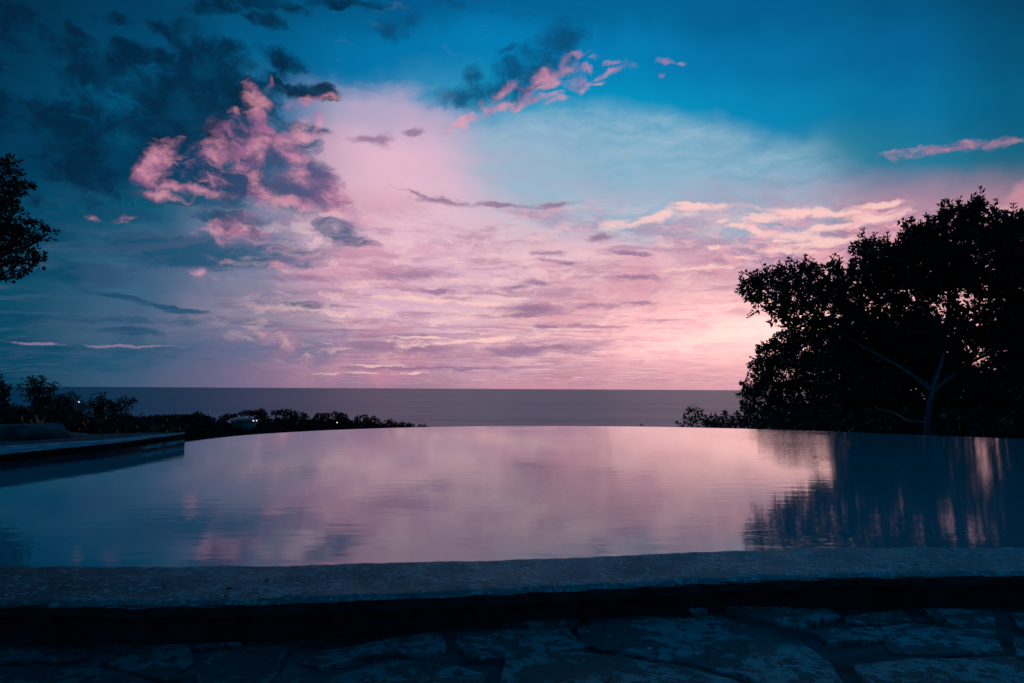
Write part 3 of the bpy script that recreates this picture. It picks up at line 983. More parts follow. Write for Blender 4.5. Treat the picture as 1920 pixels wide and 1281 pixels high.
# ------------------------------------------------------------------ flagstone paving in front
V = [(-9, -4, PAVZ - 0.016), (9, -4, PAVZ - 0.016)]
ins = [frontl[i] - (frontl[i] - backl[i]).normalized() * 0.06 for i in range(0, NC, 6)]
top = []
GN = 60
V, Fc = [], []
ys = np.linspace(-4, 1.0, 8)
for i, p in enumerate(ins):
    col_pts = [(p.x * 1.0, p.y, PAVZ - 0.016)]
    for k in range(13):
        t = k / 12
        y = p.y * (1 - t) + (-3.0) * t
        V.append((p.x, y, PAVZ - 0.018 + 0.008 * mnoise.noise(Vector((p.x * 3, y * 3, 0)))))
    if i:
        for k in range(12):
            Fc.append(((i - 1) * 13 + k, (i - 1) * 13 + k + 1, i * 13 + k + 1, i * 13 + k))
paving = mesh_obj('paving', V, Fc, M_MORTAR, kind='structure', smooth=True)


def stone(poly, seed, h=0.0, mat=None):
    """one flagstone: rough outline, uneven cleft top, sides down into the mortar"""
    r = random.Random(seed)
    out = []
    n = len(poly)
    for i in range(n):
        a, c = poly[i], poly[(i + 1) % n]
        L = (c - a).length
        m = max(1, int(L / 0.05))
        for k in range(m):
            p = a.lerp(c, k / m)
            nn = mnoise.noise_vector(Vector((p.x * 9, p.y * 9, seed * .37)))
            out.append(Vector((p.x + nn.x * 0.02, p.y + nn.y * 0.02, 0)))
    c = Vector((0, 0, 0))
    for p in out:
        c += p
    c /= len(out)
    tx_, ty_ = r.uniform(-.012, .012), r.uniform(-.015, .015)
    V, Fc = [], []
    rings_ = [(1.0, -0.035), (1.0, -0.004), (0.985, 0.0), (0.93, 0.002), (0.8, 0.003), (0.6, 0.003), (0.35, 0.003)]
    m = len(out)
    for s, dz_ in rings_:
        for p in out:
            q = c + (p - c) * s
            # cleft layers: terraced noise
            nz = mnoise.noise(Vector((q.x * 3.2, q.y * 4.5, seed * 1.7)))
            layer = math.floor(nz * 3.0) / 3.0 * 0.012 + nz * 0.006
            nz2 = mnoise.noise(Vector((q.x * 16, q.y * 16, seed))) * 0.0022
            z = PAVZ + h + dz_ + (layer + nz2 if dz_ > -0.03 else 0) + (q.x - c.x) * tx_ + (q.y - c.y) * ty_
            V.append((q.x, q.y, z))
    V.append((c.x, c.y, PAVZ + h + 0.003))
    for k in range(len(rings_) - 1):
        for i in range(m):
            j = (i + 1) % m
            Fc.append((k * m + i, k * m + j, (k + 1) * m + j, (k + 1) * m + i))
    last = (len(rings_) - 1) * m
    for i in range(m):
        Fc.append((last + i, last + (i + 1) % m, len(V) - 1))
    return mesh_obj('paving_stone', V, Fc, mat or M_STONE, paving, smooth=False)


HAND = [
    [(1085, 1172), (1130, 1160), (1250, 1152), (1340, 1152), (1440, 1180), (1500, 1200), (1560, 1235), (1590, 1290), (1480, 1310), (1390, 1262), (1300, 1240), (1200, 1225), (1130, 1218), (1100, 1200)],
    [(945, 1242), (1080, 1226), (1200, 1234), (1300, 1250), (1380, 1272), (1460, 1340), (1300, 1400), (920, 1360)],
    [(850, 1187), (960, 1176), (1065, 1178), (1105, 1213), (935, 1234), (865, 1232)],
    [(600, 1258), (740, 1234), (850, 1239), (915, 1262), (895, 1345), (700, 1390), (570, 1340)],
    [(562, 1238), (600, 1218), (700, 1203), (830, 1186), (838, 1226), (730, 1226), (600, 1248)],
    [(185, 1238), (260, 1224), (350, 1214), (362, 1238), (325, 1262), (345, 1274), (300, 1270)],
    [(-60, 1250), (160, 1243), (310, 1281), (335, 1345), (100, 1420), (-120, 1360)],
    [(378, 1228), (470, 1208), (545, 1215), (530, 1250), (495, 1290), (450, 1345), (360, 1330)],
    [(-120, 1228), (20, 1216), (170, 1210), (160, 1232), (0, 1240), (-110, 1246)],
    [(200, 1210), (400, 1203), (455, 1203), (380, 1212), (240, 1222)],
    [(1515, 1180), (1600, 1171), (1720, 1167), (1800, 1174), (1868, 1176), (1872, 1198), (1888, 1220), (1780, 1223), (1676, 1221), (1655, 1198), (1560, 1206)],
    [(1585, 1155), (1690, 1140), (1714, 1158), (1655, 1164), (1590, 1163)],
    [(1727, 1141), (1800, 1140), (1860, 1147), (1868, 1168), (1800, 1169), (1745, 1160)],
    [(1602, 1243), (1700, 1236), (1900, 1234), (1985, 1275), (1960, 1345), (1800, 1390), (1650, 1330)],
    [(1885, 1143), (2000, 1146), (2030, 1196), (1930, 1182)],
    [(1905, 1192), (2030, 1212), (2090, 1290), (2000, 1268), (1905, 1226)],
    [(1340, 1140), (1470, 1132), (1560, 1136), (1575, 1155), (1500, 1174), (1440, 1164)],
    [(1140, 1150), (1230, 1143), (1320, 1141), (1330, 1147), (1230, 1148)],
    [(920, 1170), (1000, 1160), (1100, 1156), (1070, 1170), (960, 1172)],
    [(500, 1300), (560, 1270), (560, 1340), (640, 1400), (480, 1400)],
]
for i, pl in enumerate(HAND):
    pts = [P(x, y, PAVZ) for x, y in pl]
    pts = [Vector((p.x, p.y, 0)) for p in pts]
    area = sum(pts[k].x * pts[(k + 1) % len(pts)].y - pts[(k + 1) % len(pts)].x * pts[k].y for k in range(len(pts)))
    if area < 0:
        pts = pts[::-1]
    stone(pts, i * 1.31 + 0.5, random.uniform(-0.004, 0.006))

# the same crazy paving goes on to the sides and under the camera
hand_c = [sum((Vector((P(x, y, PAVZ).x, P(x, y, PAVZ).y, 0)) for x, y in pl), Vector()) / len(pl) for pl in HAND]


def clip(poly, p, n):
    out = []
    for i in range(len(poly)):
        a, c = poly[i], poly[(i + 1) % len(poly)]
        da, dc = (a - p).dot(n), (c - p).dot(n)
        if da <= 0:
            out.append(a)
        if da * dc < 0:
            out.append(a.lerp(c, da / (da - dc)))
    return out


sites = []
rr = random.Random(5)
for ix in range(-9, 10):
    for iy in range(-4, 7):
        sites.append(Vector((ix * 0.55 + rr.uniform(-.2, .2) + (iy % 2) * .25, iy * 0.5 + rr.uniform(-.18, .18), 0)))
fr = [(Vector((p.x, p.y, 0))) for p in frontl]


def front_y(x):
    return float(np.interp(x, [p.x for p in fr], [p.y for p in fr]))


for si, s in enumerate(sites):
    if abs(s.x) > 4.6 or s.y < -1.6:
        continue
    # inside the part of the floor that is laid out stone by stone above
    inside = s.y > 1.25 and abs(s.x) < s.y * 0.80
    if inside or s.y > front_y(s.x) - 0.3:
        continue
    poly_ = [s + Vector((a, b2, 0)) for a, b2 in ((-.6, -.6), (.6, -.6), (.6, .6), (-.6, .6))]
    for o_ in sites:
        if o_ is s or (o_ - s).length > 1.6:
            continue
        n_ = (o_ - s)
        L_ = n_.length
        n_ = n_ / L_
        poly_ = clip(poly_, s + n_ * (L_ / 2 - 0.025), n_)
    bad = any(q.y > front_y(q.x) - 0.12 or (q.y > 1.35 and abs(q.x) < q.y * 0.74) for q in poly_)
    if bad or len(poly_) < 3:
        continue
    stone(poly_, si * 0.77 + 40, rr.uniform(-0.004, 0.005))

# small litter
def scrap(px, py, z, L, mat, label, cat, seed, rise=0.006):
    r = random.Random(seed)
    c = P(px, py, z)
    n = 7
    V = []
    for k in range(n):
        a = 2 * math.pi * k / n
        V.append((L * .5 * math.cos(a) * r.uniform(.7, 1.1), L * .28 * math.sin(a) * r.uniform(.7, 1.1), rise * (0.5 + r.random())))
    V.append((0, 0, rise * 0.2))
    V += [(x, y, 0.0) for x, y, _ in V[:n]]
    Fc = [(k, (k + 1) % n, n) for k in range(n)] + [(k, n + 1 + k, n + 1 + (k + 1) % n, (k + 1) % n) for k in range(n)]
    o = mesh_obj(cat.replace(' ', '_'), V, Fc, mat)
    o.location = c + Vector((0, 0, 0.004))
    o.rotation_euler = (0, 0, r.uniform(0, 3))
    o['label'] = label
    o['category'] = cat
    return o


scrap(1218, 1219, PAVZ + 0.004, 0.022, M_PEB, 'tiny pale chip lying on the big light flagstone right of centre', 'stone chip', 3, 0.004)
for k, (x, y, lb) in enumerate([(500, 1092, 'dark dead leaf in the middle of the coping, left of centre, rightmost of three'),
                                (428, 1107, 'curled dead leaf on the coping left of centre, between two others'),
                                (424, 1121, 'small dead leaf at the front lip of the coping left of centre')]):
    o = scrap(x, y, COPZ + 0.004, [0.030, 0.026, 0.016][k], M_DRY, lb, 'dead leaf', 10 + k, 0.004)
    o['group'] = 'dead leaves on the coping'

# ------------------------------------------------------------------ trees
def branch(name, pts, r0, r1, mat, parent, sides=6):
    n = len(pts)
    rad = [r0 + (r1 - r0) * (i / (n - 1)) ** 0.8 for i in range(n)]
    V, Fc = tube(pts, rad, sides)
    return mesh_obj(name, V, Fc, mat, parent, smooth=True)


def joined_twigs(name, segs, mat, parent, sides=4):
    V, Fc = [], []
    for pts, r0, r1 in segs:
        n = len(pts)
        v, f_ = tube(pts, [r0 + (r1 - r0) * i / (n - 1) for i in range(n)], sides)
        o = len(V)
        V += v
        Fc += [tuple(i + o for i in q) for q in f_]
    return mesh_obj(name, V, Fc, mat, parent, kind='stuff')


# --- the big tree at the right
ND = 28.0
NEAR = [
    (1412, 542, 20, 11), (1404, 554, 12, 9), (1440, 530, 22, 13), (1436, 568, 18, 16, 0, .8), (1480, 524, 32, 17), (1464, 592, 18, 15, 0, .6), (1490, 556, 34, 22), (1532, 530, 42, 30), (1500, 600, 36, 24, 0, .7),
    (1585, 545, 40, 34), (1560, 600, 46, 36), (1624, 470, 20, 15), (1636, 500, 30, 24), (1664, 484, 34, 22), (1636, 556, 52, 40), (1702, 462, 24, 20), (1726, 446, 22, 20), (1708, 496, 40, 30),
    (1760, 450, 34, 30), (1778, 424, 20, 18), (1804, 415, 24, 24), (1827, 408, 16, 24), (1848, 426, 24, 24), (1886, 430, 24, 20), (1902, 456, 32, 30), (1950, 450, 46, 40), (2010, 490, 60, 60),
    (1760, 500, 60, 40, 0, 1.4), (1840, 490, 64, 42, 0, 1.4), (1700, 545, 46, 36, 0, 1.3), (1905, 525, 60, 44, 0, 1.4), (1980, 560, 70, 60), (1775, 560, 40, 24, 0, .3), (1690, 625, 54, 36, 0, 1.4), (1618, 630, 46, 40, 0, 1.4),
    (1760, 638, 54, 38, 0, 1.4), (1845, 600, 50, 30, 0, .6), (1905, 615, 50, 42, 0, 1.3), (1990, 640, 70, 60), (1546, 622, 30, 20, 1, .8), (1620, 680, 40, 36), (1680, 680, 60, 40), (1850, 660, 50, 36, 0, .4), (1930, 690, 50, 40, 0, 1.0),
    (1765, 690, 44, 34, 0, 1.2),
]
base = D(1745, 900, ND - 3)
bt = thing('broad_leaved_tree', base, 'big dark broad-leaved tree spreading at the right edge above the pool', 'tree')
rngA = np.random.default_rng(11)
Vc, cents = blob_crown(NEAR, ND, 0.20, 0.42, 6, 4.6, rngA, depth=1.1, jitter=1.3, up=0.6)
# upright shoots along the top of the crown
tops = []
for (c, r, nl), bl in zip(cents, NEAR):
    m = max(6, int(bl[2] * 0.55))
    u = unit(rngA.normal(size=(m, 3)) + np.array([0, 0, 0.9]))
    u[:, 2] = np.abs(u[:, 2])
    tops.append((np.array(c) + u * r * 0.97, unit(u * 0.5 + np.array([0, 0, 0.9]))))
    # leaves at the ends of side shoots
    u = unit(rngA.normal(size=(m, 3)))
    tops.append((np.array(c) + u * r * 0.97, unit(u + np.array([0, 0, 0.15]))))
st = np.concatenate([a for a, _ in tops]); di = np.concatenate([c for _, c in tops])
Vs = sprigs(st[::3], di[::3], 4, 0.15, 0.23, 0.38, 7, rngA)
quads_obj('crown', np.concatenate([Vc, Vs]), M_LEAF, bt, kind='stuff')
fork1 = D(1748, 735, ND)
fork2 = D(1772, 640, ND + .3)
fork1 = D(1748, 735, ND - 3)
branch('trunk', [D(1745, 900, ND - 3), D(1740, 820, ND - 3), D(1738, 790, ND - 3), D(1743, 760, ND - 3), fork1, D(1754, 712, ND - 2.6), D(1766, 680, ND - 1.6), fork2, D(1790, 560, ND + .4), D(1800, 470, ND + .4)], 0.10, 0.05, M_PALE, bt, 8)
LIMBS = [(fork1, (1690, 690), (1600, 640), (1440, 545)), (fork1, (1720, 700), (1650, 620), (1530, 520)), (D(1738, 792, ND - 3), (1705, 790), (1680, 776), (1640, 765)),
         (fork2, (1740, 590), (1690, 520), (1640, 470)), (fork2, (1830, 600), (1880, 520), (1900, 430)), (fork2, (1780, 540), (1765, 470), (1770, 400)),
         (fork1, (1820, 680), (1900, 640), (1990, 560)), (D(1800, 500, ND + .4), (1815, 470), (1825, 430), (1828, 375))]
for i, (s, *rest) in enumerate(LIMBS):
    pts = [s] + [D(x, y, ND + (random.uniform(-.8, .8) if i not in (0, 2) else (-2.6, -1.2, 0.0)[min(q, 2)])) for q, (x, y) in enumerate(rest)]
    branch('branch', spline(pts, 5), 0.085 if i != 2 else 0.045, 0.02, M_PALE if i == 2 else M_BARK, bt, 6)
segs = []
nodes = [D(x, y, ND) for s, *rest in LIMBS for x, y in rest]
for (c, r, nl) in cents:
    s = min(nodes, key=lambda q: (q - c).length)
    segs.append((wiggle(s, c, 5, 0.12, int(c.x * 100)), 0.028, 0.012))
    for k in range(7):
        u = Vector(np.random.default_rng(int(abs(c.x * 50)) + k).normal(size=3)).normalized()
        q = c + Vector((u.x * r[0], u.y * r[1], u.z * r[2])) * 1.0
        segs.append((wiggle(c, q, 3, 0.06, k), 0.012, 0.004))
# bare twigs that stand out at the upper left
segs.append(([D(1440, 512, ND), D(1430, 500, ND), D(1426, 492, ND), D(1420, 481, ND)], 0.012, 0.004))
segs.append(([D(1426, 492, ND), D(1432, 486, ND)], 0.008, 0.003))
joined_twigs('twigs', segs, M_BARK, bt)


def px_tree(name, label, dist, blobs, length, mat, base_px, category='tree', group=None, density=2.0, k=5, trunk_r=None, up=0.3,
            width=0.5, seed=1, limbs=True, spread=1.0, jitter=0.5, sprig=True, flat=1.0):
    """a tree or bush: clumps of leaves on limbs that fork from its own trunk"""
    rng = np.random.default_rng(seed)
    bx, by = base_px
    bs_ = D(bx, by, dist)
    t = thing(name, bs_, label, category, group)
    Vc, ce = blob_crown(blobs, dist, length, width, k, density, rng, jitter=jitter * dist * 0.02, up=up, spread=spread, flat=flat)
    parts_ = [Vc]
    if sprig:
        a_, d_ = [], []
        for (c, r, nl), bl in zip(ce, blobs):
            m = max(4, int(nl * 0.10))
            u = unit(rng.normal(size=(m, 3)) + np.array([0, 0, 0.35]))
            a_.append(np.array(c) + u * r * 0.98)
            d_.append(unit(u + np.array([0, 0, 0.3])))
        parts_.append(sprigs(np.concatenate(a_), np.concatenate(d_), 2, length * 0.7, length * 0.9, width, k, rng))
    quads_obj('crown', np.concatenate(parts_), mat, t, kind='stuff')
    tr = trunk_r or 0.0035 * dist
    cs = [c for c, _, _ in ce]
    mean = sum(cs, Vector()) / len(cs)
    lowz = min(c.z - r[2] for c, r, _ in ce)
    fork = Vector((bs_.x * .6 + mean.x * .4, bs_.y * .6 + mean.y * .4, min(max(lowz, bs_.z + 0.2), mean.z)))
    V, Fc = tube(wiggle(bs_, fork, 4, tr * 1.2, seed), [tr * x for x in (1.2, 1.0, .9, .85, .8)], 6)
    mesh_obj('trunk', V, Fc, M_BARK, t, smooth=True)
    if limbs:
        sg = [(wiggle(fork, c, 4, tr * 1.5, int(seed * 31 + i)), tr * .5, tr * .15) for i, c in enumerate(cs)]
        joined_twigs('limbs', sg, M_BARK, t)
    return t


# --- trees under and behind it
px_tree('bushy_tree', 'rounded bushy tree at the lower left of the big dark tree, hanging towards the sea', 130,
        [(1475, 640, 26, 16), (1500, 632, 22, 12), (1455, 665, 34, 22), (1520, 665, 44, 26), (1430, 690, 24, 20), (1480, 700, 50, 30), (1560, 690, 50, 36), (1412, 725, 20, 16, 0, .9), (1400, 748, 12, 14, 0, .8),
         (1435, 740, 26, 20), (1500, 745, 50, 28), (1580, 740, 50, 30), (1640, 700, 50, 50), (1402, 768, 10, 8), (1426, 764, 14, 6), (1470, 775, 30, 18), (1530, 780, 40, 22), (1600, 780, 50, 26)],
        0.62, M_LEAF2, (1560, 830), density=5.5, seed=21)
px_tree('dense_tree', 'dense black tree mass behind the pale forked trunk at the right', 46,
        [(1620, 640, 50, 40), (1660, 690, 60, 40), (1730, 680, 60, 36), (1640, 740, 60, 40), (1720, 745, 60, 40), (1790, 740, 60, 40), (1690, 785, 60, 34), (1770, 790, 60, 30), (1610, 790, 50, 30), (1800, 700, 34, 22, 0, .7), (1590, 700, 50, 46), (1700, 625, 40, 24)],
        0.28, M_LEAF, (1700, 850), density=4.5, seed=22)
px_tree('dense_tree', 'dense dark tree filling the bottom right corner behind the big tree', 42,
        [(1860, 730, 60, 34), (1930, 720, 60, 40), (2000, 700, 60, 60), (1850, 780, 60, 40), (1930, 780, 70, 44), (2010, 780, 60, 50), (2080, 720, 70, 90), (1905, 640, 40, 30, 0, .5), (1970, 620, 60, 44)],
        0.28, M_LEAF, (1930, 850), density=4.5, seed=23)
px_tree('leafy_bush', 'low bush with lighter leaves at the pool edge below the rounded tree', 20,
        [(1490, 788, 24, 14), (1520, 780, 24, 16), (1540, 795, 20, 12), (1470, 798, 14, 8), (1500, 770, 16, 8, 0, .7)],
        0.15, M_LEAF2, (1510, 830), 'bush', density=1.3, seed=24, trunk_r=0.03)
px_tree('shrub', 'small shrub with bare forked twigs sticking up beside the open sea', 34,
        [(1290, 786, 12, 8), (1302, 778, 12, 10), (1296, 794, 18, 8), (1312, 788, 8, 8), (1291, 771, 4, 3), (1308, 774, 6, 4), (1275, 798, 7, 3)],
        0.13, M_LEAF2, (1300, 806), 'shrub', density=1.1, seed=25, trunk_r=0.03)
sh = [o for o in COL.objects if o.name.startswith('shrub')][0]
sg = [([D(1304, 785, 34), D(1303, 772, 34), D(1300, 768, 34), D(1297, 760, 34), D(1295, 758, 34)], 0.03, 0.008), ([D(1303, 772, 34), D(1305, 764, 34), D(1303, 758, 34)], 0.02, 0.006), ([D(1300, 768, 34), D(1304, 764, 34)], .012, .006)]
joined_twigs('bare_twigs', sg, M_BARK, sh)
px_tree('shrub', 'round low shrub just right of the shrub with bare twigs', 50, [(1325, 790, 12, 9), (1340, 788, 14, 9), (1338, 796, 16, 6)], 0.2, M_LEAF2, (1332, 810), 'shrub', density=2.2, seed=26, trunk_r=.05)
px_tree('shrub', 'small shrub with a loose ragged top, midway between the twiggy shrub and the trees', 50, [(1354, 780, 11, 6, 0, .7), (1358, 790, 14, 9), (1362, 776, 4, 3)], 0.18, M_LEAF2, (1356, 810), 'shrub', density=1.7, seed=27, trunk_r=.05)
px_tree('shrub', 'dark shrub at the foot of the rounded bushy tree', 52, [(1385, 784, 16, 10), (1405, 776, 14, 9), (1400, 790, 26, 10), (1420, 782, 14, 12), (1376, 792, 14, 8)], 0.2, M_LEAF2, (1396, 812), 'shrub', density=2.4, seed=28, trunk_r=.05)
px_tree('grass_bank', 'dry grassy bank between the low shrubs and the pool edge', 44, [(1330, 801, 40, 4), (1390, 800, 50, 6), (1440, 798, 40, 8), (1360, 797, 40, 4)], 0.22, M_LEAF2, (1380, 812), 'bush', density=2.5, seed=29, trunk_r=.05, limbs=False, width=.2)
px_tree('treetop', 'tiny lone treetop just poking over the middle of the pool edge', 120, [(1203, 799, 3.2, 2.2)], 0.25, M_FAR, (1203, 812), 'tree', density=2.5, seed=30, trunk_r=.1, sprig=False)

# --- hanging crown at the left edge; its trunk stands outside the picture
LD = 40.0
px_tree('overhanging_tree', 'dark drooping tree crown reaching in from the left edge, high in the sky', LD,
        [(8, 325, 24, 26), (-20, 330, 40, 30), (30, 352, 22, 8), (48, 350, 12, 4, 0, .8), (4, 385, 20, 16, 0, .8), (22, 372, 14, 6, 0, .8), (-30, 400, 40, 50), (20, 410, 26, 16), (45, 425, 24, 12), (70, 438, 22, 9), (90, 438, 9, 6, 0, .8), (10, 440, 34, 24),
         (50, 455, 24, 13, 0, .9), (30, 480, 30, 18), (60, 485, 18, 10, 0, .8), (70, 498, 10, 7, 0, .7), (20, 505, 26, 12, 0, .8), (10, 518, 9, 7, 0, .7), (28, 520, 8, 7, 0, .8), (-40, 470, 50, 44), (-90, 420, 60, 80), (-160, 380, 80, 110)],
        0.21, M_LEAF, (-230, 860), density=1.9, seed=41, k=5, trunk_r=0.3, up=-0.1)

# --- low trees at the left
px_tree('layered_tree', 'tall tree with flat layered branches standing up from the black thicket, left', 40,
        [(66, 712, 13, 4), (58, 718, 10, 4), (78, 712, 9, 3), (55, 727, 16, 4), (88, 723, 16, 4), (97, 722, 8, 3), (72, 730, 14, 6), (62, 738, 16, 5), (88, 733, 12, 5), (70, 745, 13, 6), (80, 752, 15, 8), (92, 760, 18, 10), (78, 768, 20, 12), (105, 752, 12, 8)],
        0.16, M_LEAF, (80, 815), density=4.2, seed=42, up=0.0, trunk_r=.12, flat=.6, sprig=False)
px_tree('layered_tree', 'low spreading tree just right of the tall layered tree', 42,
        [(128, 746, 14, 5), (140, 744, 8, 4), (118, 756, 18, 8), (132, 764, 16, 8), (108, 768, 20, 12), (125, 778, 18, 10)],
        0.16, M_LEAF, (122, 815), density=4.2, seed=43, up=0.0, trunk_r=.1, flat=.6, sprig=False)
px_tree('layered_tree', 'tree with flat layered branches beside the open sea, its longest branch pointing right', 42,
        [(186, 744, 8, 5), (182, 752, 14, 5), (175, 762, 14, 7), (192, 758, 16, 5), (205, 765, 20, 6), (190, 770, 20, 7), (222, 756, 16, 6), (238, 752, 14, 5), (246, 756, 7, 4), (228, 766, 10, 6), (200, 780, 20, 8), (185, 786, 20, 8), (232, 775, 6, 4)],
        0.16, M_LEAF, (192, 815), density=4.2, seed=44, up=0.0, trunk_r=.1, flat=.6, sprig=False)
px_tree('thin_tree', 'thin sapling with an open crown between the two layered trees', 44,
        [(150, 764, 11, 4), (158, 757, 7, 4), (148, 770, 8, 3), (161, 766, 6, 3)],
        0.13, M_LEAF, (150, 810), density=3.0, seed=45, up=0.0, trunk_r=.05, flat=.6, sprig=False)
px_tree('dark_tree', 'dark tree cut off by the left edge just above the thicket', 36,
        [(4, 728, 9, 6), (-2, 742, 12, 12), (6, 748, 6, 4), (-6, 762, 14, 10), (-30, 740, 30, 30)],
        0.15, M_LEAF, (-10, 815), density=1.8, seed=46, trunk_r=.1)
bushes = [(-60, 30, [(-60, 785, 60, 22), (-20, 790, 40, 16)], 'black bush at the extreme left, behind the flat boulder'),
          (20, 34, [(10, 780, 24, 12), (30, 790, 34, 16), (0, 795, 30, 14)], 'black bush behind the flat boulder, left of the tall layered tree'),
          (70, 36, [(62, 780, 26, 12), (90, 788, 34, 18), (70, 798, 40, 12)], 'black bush at the foot of the tall layered tree'),
          (150, 38, [(135, 795, 30, 14), (160, 800, 34, 14), (120, 800, 30, 12)], 'low black bush under the thin sapling'),
          (215, 40, [(195, 798, 30, 12), (225, 796, 26, 14), (245, 800, 30, 14)], 'low black bush under the layered tree that points right'),
          (290, 44, [(275, 798, 26, 15), (300, 800, 28, 12), (320, 803, 26, 12)], 'low black bush right behind the tip of the terrace coping')]
for i, (x, dd, bl, lb) in enumerate(bushes):
    px_tree('bush', lb, dd, bl, 0.17, M_LEAF, (x, 822), 'bush', 'black bushes behind the terrace', density=4.0, seed=60 + i, trunk_r=.05)

# --- the far wooded ridge: crowns one can tell apart
RD = 190.0
ridge = [
    ('broad round treetop on the ridge, first to the right of the black thicket', [(240, 788, 10, 5), (255, 792, 14, 6)]),
    ('low wide treetop on the ridge right above the terrace tip', [(290, 786, 20, 5), (275, 790, 14, 5)]),
    ('rounded treetop, leftmost of the ridge trees with lumpy tops', [(308, 784, 16, 5), (330, 783, 14, 5), (318, 790, 26, 6)]),
    ('small peaked treetop on the ridge left of the house, by two lower ones', [(352, 783, 13, 5), (346, 788, 16, 6)]),
    ('taller feathery treetop, a little left of the small house', [(370, 779, 9, 5), (376, 783, 8, 5), (366, 786, 12, 6)]),
    ('round lumpy treetop between the feathery one and the flat-topped one', [(388, 785, 9, 5), (396, 790, 12, 5)]),
    ('flat-topped leaning tree immediately left of the small house', [(422, 784, 10, 3), (432, 780, 12, 3), (418, 788, 8, 3), (437, 779, 6, 2)]),
    ('wide umbrella-shaped tree over the roof of the small house', [(468, 774, 14, 3.5), (458, 777, 9, 3), (480, 776, 10, 4)]),
    ('dense upright tree immediately right of the lit house', [(488, 774, 9, 6), (492, 783, 10, 10), (485, 790, 12, 8)]),
    ('pair of dark lobes with open sky beneath, right of the upright tree', [(516, 775, 8, 4.5), (526, 773, 7, 4)]),
    ('tallest ball-shaped treetop in the middle of the ridge', [(541, 773, 8, 5), (540, 781, 9, 7)]),
    ('drooping round treetop attached to the right of the tallest ball', [(554, 776, 6, 4.5), (552, 784, 8, 5)]),
    ('small airy treetop standing alone on a thin stem, mid ridge', [(567, 777, 5, 3), (573, 779, 5, 3), (566, 784, 5, 3)]),
    ('ragged wide treetop, first to the right of the small airy one', [(600, 780, 11, 4), (612, 779, 8, 3.5), (603, 788, 16, 7)]),
    ('block-shaped crown that is the highest near the single white light', [(632, 778, 12, 4.5), (641, 782, 10, 6), (635, 790, 18, 8)]),
    ('open, holey treetop to the right of the block-shaped crown', [(669, 786, 5, 3), (673, 782, 4, 2), (666, 792, 7, 3)]),
    ('spreading treetop with gaps, second right of the block-shaped crown', [(683, 782, 7, 4), (690, 788, 8, 4), (685, 794, 14, 4)]),
    ('small ragged treetop leaning over the slope towards the sea', [(700, 784, 5, 2.5), (706, 787, 5, 2.5), (707, 794, 10, 4)]),
    ('round isolated treetop low on the slope near the pool edge', [(728, 792, 8, 4), (738, 795, 6, 3)]),
    ('low treetop, third from the sea end of the ridge', [(750, 796, 9, 3), (756, 794, 4, 2)]),
    ('little pointed treetop, second from the sea end of the ridge', [(767, 796, 5, 2.6), (764, 799, 7, 2)]),
    ('last tiny treetop, where the ridge meets the sea', [(789, 798, 3, 2.4), (795, 799, 3.5, 2)]),
]
for i, (lb, bl) in enumerate(ridge):
    bx_ = bl[0][0]
    py_ = max(b_[1] + b_[3] for b_ in bl)
    px_tree('ridge_tree', lb, RD + random.uniform(-12, 12), bl, 0.36, M_FAR, (bx_, py_ + 10), 'tree', 'trees along the far ridge', density=5.0, seed=100 + i, trunk_r=.22, limbs=True, k=4, up=0.1, sprig=False, width=.7)
# the wood between them, too dense to count
rngW = np.random.default_rng(5)
WL = [(230, 797), (300, 791), (350, 791), (400, 792), (440, 796), (480, 796), (500, 789), (560, 787), (590, 790), (650, 790), (665, 794), (700, 796), (730, 799), (800, 803)]
blobs = []
for x in range(215, 800, 7):
    y0 = float(np.interp(x, [p[0] for p in WL], [p[1] for p in WL]))
    yy = y0 + 5
    while yy < 830:
        blobs.append((x + rngW.uniform(-5, 5), yy + rngW.uniform(-1, 2), rngW.uniform(8, 15), rngW.uniform(4, 6.5), rngW.uniform(-14, 8) - (yy - y0) * 1.2))
        yy += 8
Vw, _ = blob_crown(blobs, RD, 0.6, 0.7, 4, 5.0, rngW, up=0.2)
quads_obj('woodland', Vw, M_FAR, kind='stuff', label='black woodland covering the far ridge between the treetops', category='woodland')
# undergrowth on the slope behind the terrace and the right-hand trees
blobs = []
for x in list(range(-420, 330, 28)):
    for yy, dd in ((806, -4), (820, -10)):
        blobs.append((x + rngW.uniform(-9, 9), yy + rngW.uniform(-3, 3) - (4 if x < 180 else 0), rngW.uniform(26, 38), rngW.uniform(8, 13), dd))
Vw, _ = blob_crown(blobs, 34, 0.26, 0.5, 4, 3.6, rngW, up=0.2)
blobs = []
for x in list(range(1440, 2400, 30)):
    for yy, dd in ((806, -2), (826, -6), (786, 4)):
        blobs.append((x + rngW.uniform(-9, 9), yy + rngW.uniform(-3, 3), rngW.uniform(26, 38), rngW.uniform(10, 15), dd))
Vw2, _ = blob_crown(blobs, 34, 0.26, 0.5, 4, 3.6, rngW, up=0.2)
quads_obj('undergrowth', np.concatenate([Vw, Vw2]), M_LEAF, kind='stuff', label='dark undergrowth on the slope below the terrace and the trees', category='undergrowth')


# ------------------------------------------------------------------ house and lamps
def box(name, c, sx, sy, sz, mat, parent, rot=0.0):
    V = []
    for x in (-1, 1):
        for y in (-1, 1):
            for z in (-1, 1):
                v = Vector((x * sx / 2, y * sy / 2, z * sz / 2))
                v.rotate(Matrix.Rotation(rot, 3, 'Z'))
                V.append(v + c)
    Fc = [(0, 1, 3, 2), (4, 6, 7, 5), (0, 4, 5, 1), (2, 3, 7, 6), (0, 2, 6, 4), (1, 5, 7, 3)]
    return mesh_obj(name, V, Fc, mat, parent)


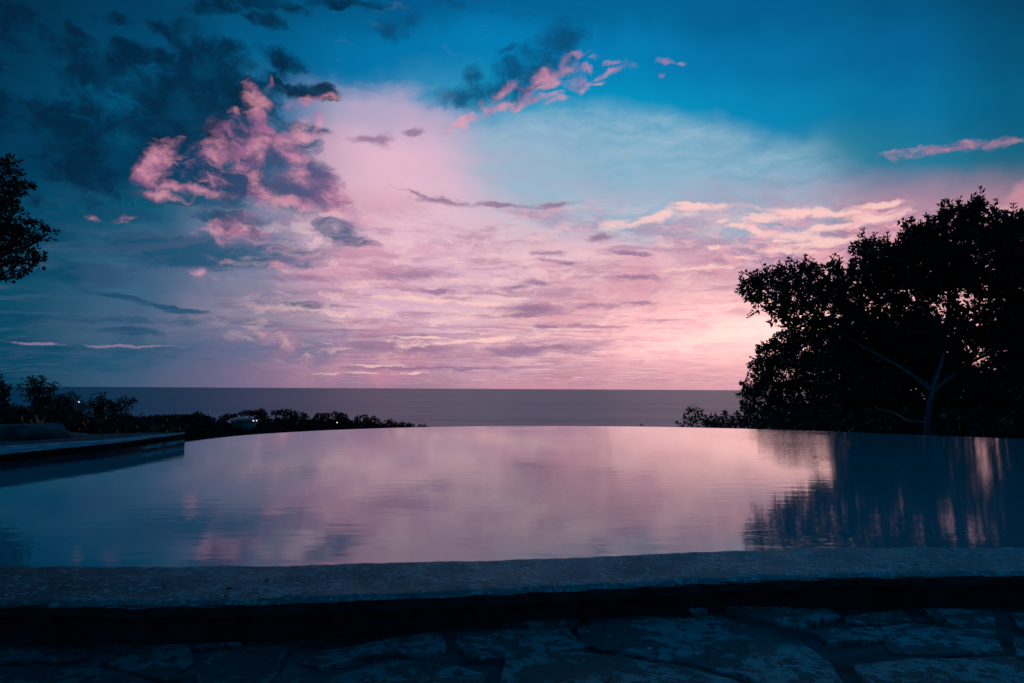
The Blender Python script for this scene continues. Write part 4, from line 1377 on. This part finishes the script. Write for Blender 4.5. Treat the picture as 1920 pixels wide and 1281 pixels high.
HD = 172.0
hc = D(455, 793, HD)
s = HD / F
house = thing('small_house', hc - Vector((0, 0, 2)), 'small pale green house with a low roof among the trees of the ridge', 'house')
box('wall', hc + Vector((0, 2.0, -0.6)), 34 * s, 4.0, 12 * s, M_WALL, house, 0.05)
rw = 40 * s
zt = hc.z + 3.6 * s
V = [Vector((hc.x - rw / 2, hc.y - .8, zt)), Vector((hc.x + rw / 2, hc.y - .5, zt)), Vector((hc.x + rw / 2, hc.y + 5, zt)), Vector((hc.x - rw / 2, hc.y + 5, zt)),
     Vector((hc.x - rw * .36, hc.y + 2.2, zt + 3.4 * s)), Vector((hc.x + rw * .36, hc.y + 2.2, zt + 3.4 * s))]
V += [v - Vector((0, 0, .12)) for v in V[:4]]
mesh_obj('roof', V, [(0, 1, 5, 4), (1, 2, 5), (2, 3, 4, 5), (3, 0, 4), (0, 6, 7, 1), (1, 7, 8, 2), (2, 8, 9, 3), (3, 9, 6, 0), (6, 9, 8, 7)], M_ROOF, house)
for dxp in (-12, -3, 8):
    wc = D(455 + dxp, 794.5, HD - 0.12)
    wn = box('window', wc, 4 * s, 0.08, 4.4 * s, M_POST, house)
    pn = box('pane', wc + Vector((0, -0.05, 0)), 3.2 * s, 0.04, 3.6 * s, M_PANE, wn)


def lamp(px, py, dist, rad, label, post=2.2, strength=None):
    c = D(px, py, dist)
    t = thing('lamp', c - Vector((0, 0, post)), label, 'lamp', 'small white lights among the trees')
    V, Fc = tube([c - Vector((0, 0, post)), c - Vector((0, 0, rad))], [0.04, 0.03], 6)
    mesh_obj('post', V, Fc, M_POST, t)
    bm = bmesh.new()
    bmesh.ops.create_icosphere(bm, subdivisions=2, radius=rad)
    me = bpy.data.meshes.new('globe')
    bm.to_mesh(me); bm.free()
    me.materials.append(M_GLOW)
    g = bpy.data.objects.new('globe', me)
    COL.objects.link(g)
    g.parent = t
    g.location = (0, 0, post)
    return t


lamp(475, 789, HD - 5, 0.12, 'left one of two close white lamps by the small house')
lamp(481, 789, HD - 5, 0.10, 'right one of two close white lamps by the small house')
lamp(632, 792.5, RD - 30, 0.09, 'single white lamp below the block-shaped crown on the ridge')
lamp(148, 754, 40, 0.022, 'single pinkish white lamp on a thin post beside the thin sapling', 1.5)
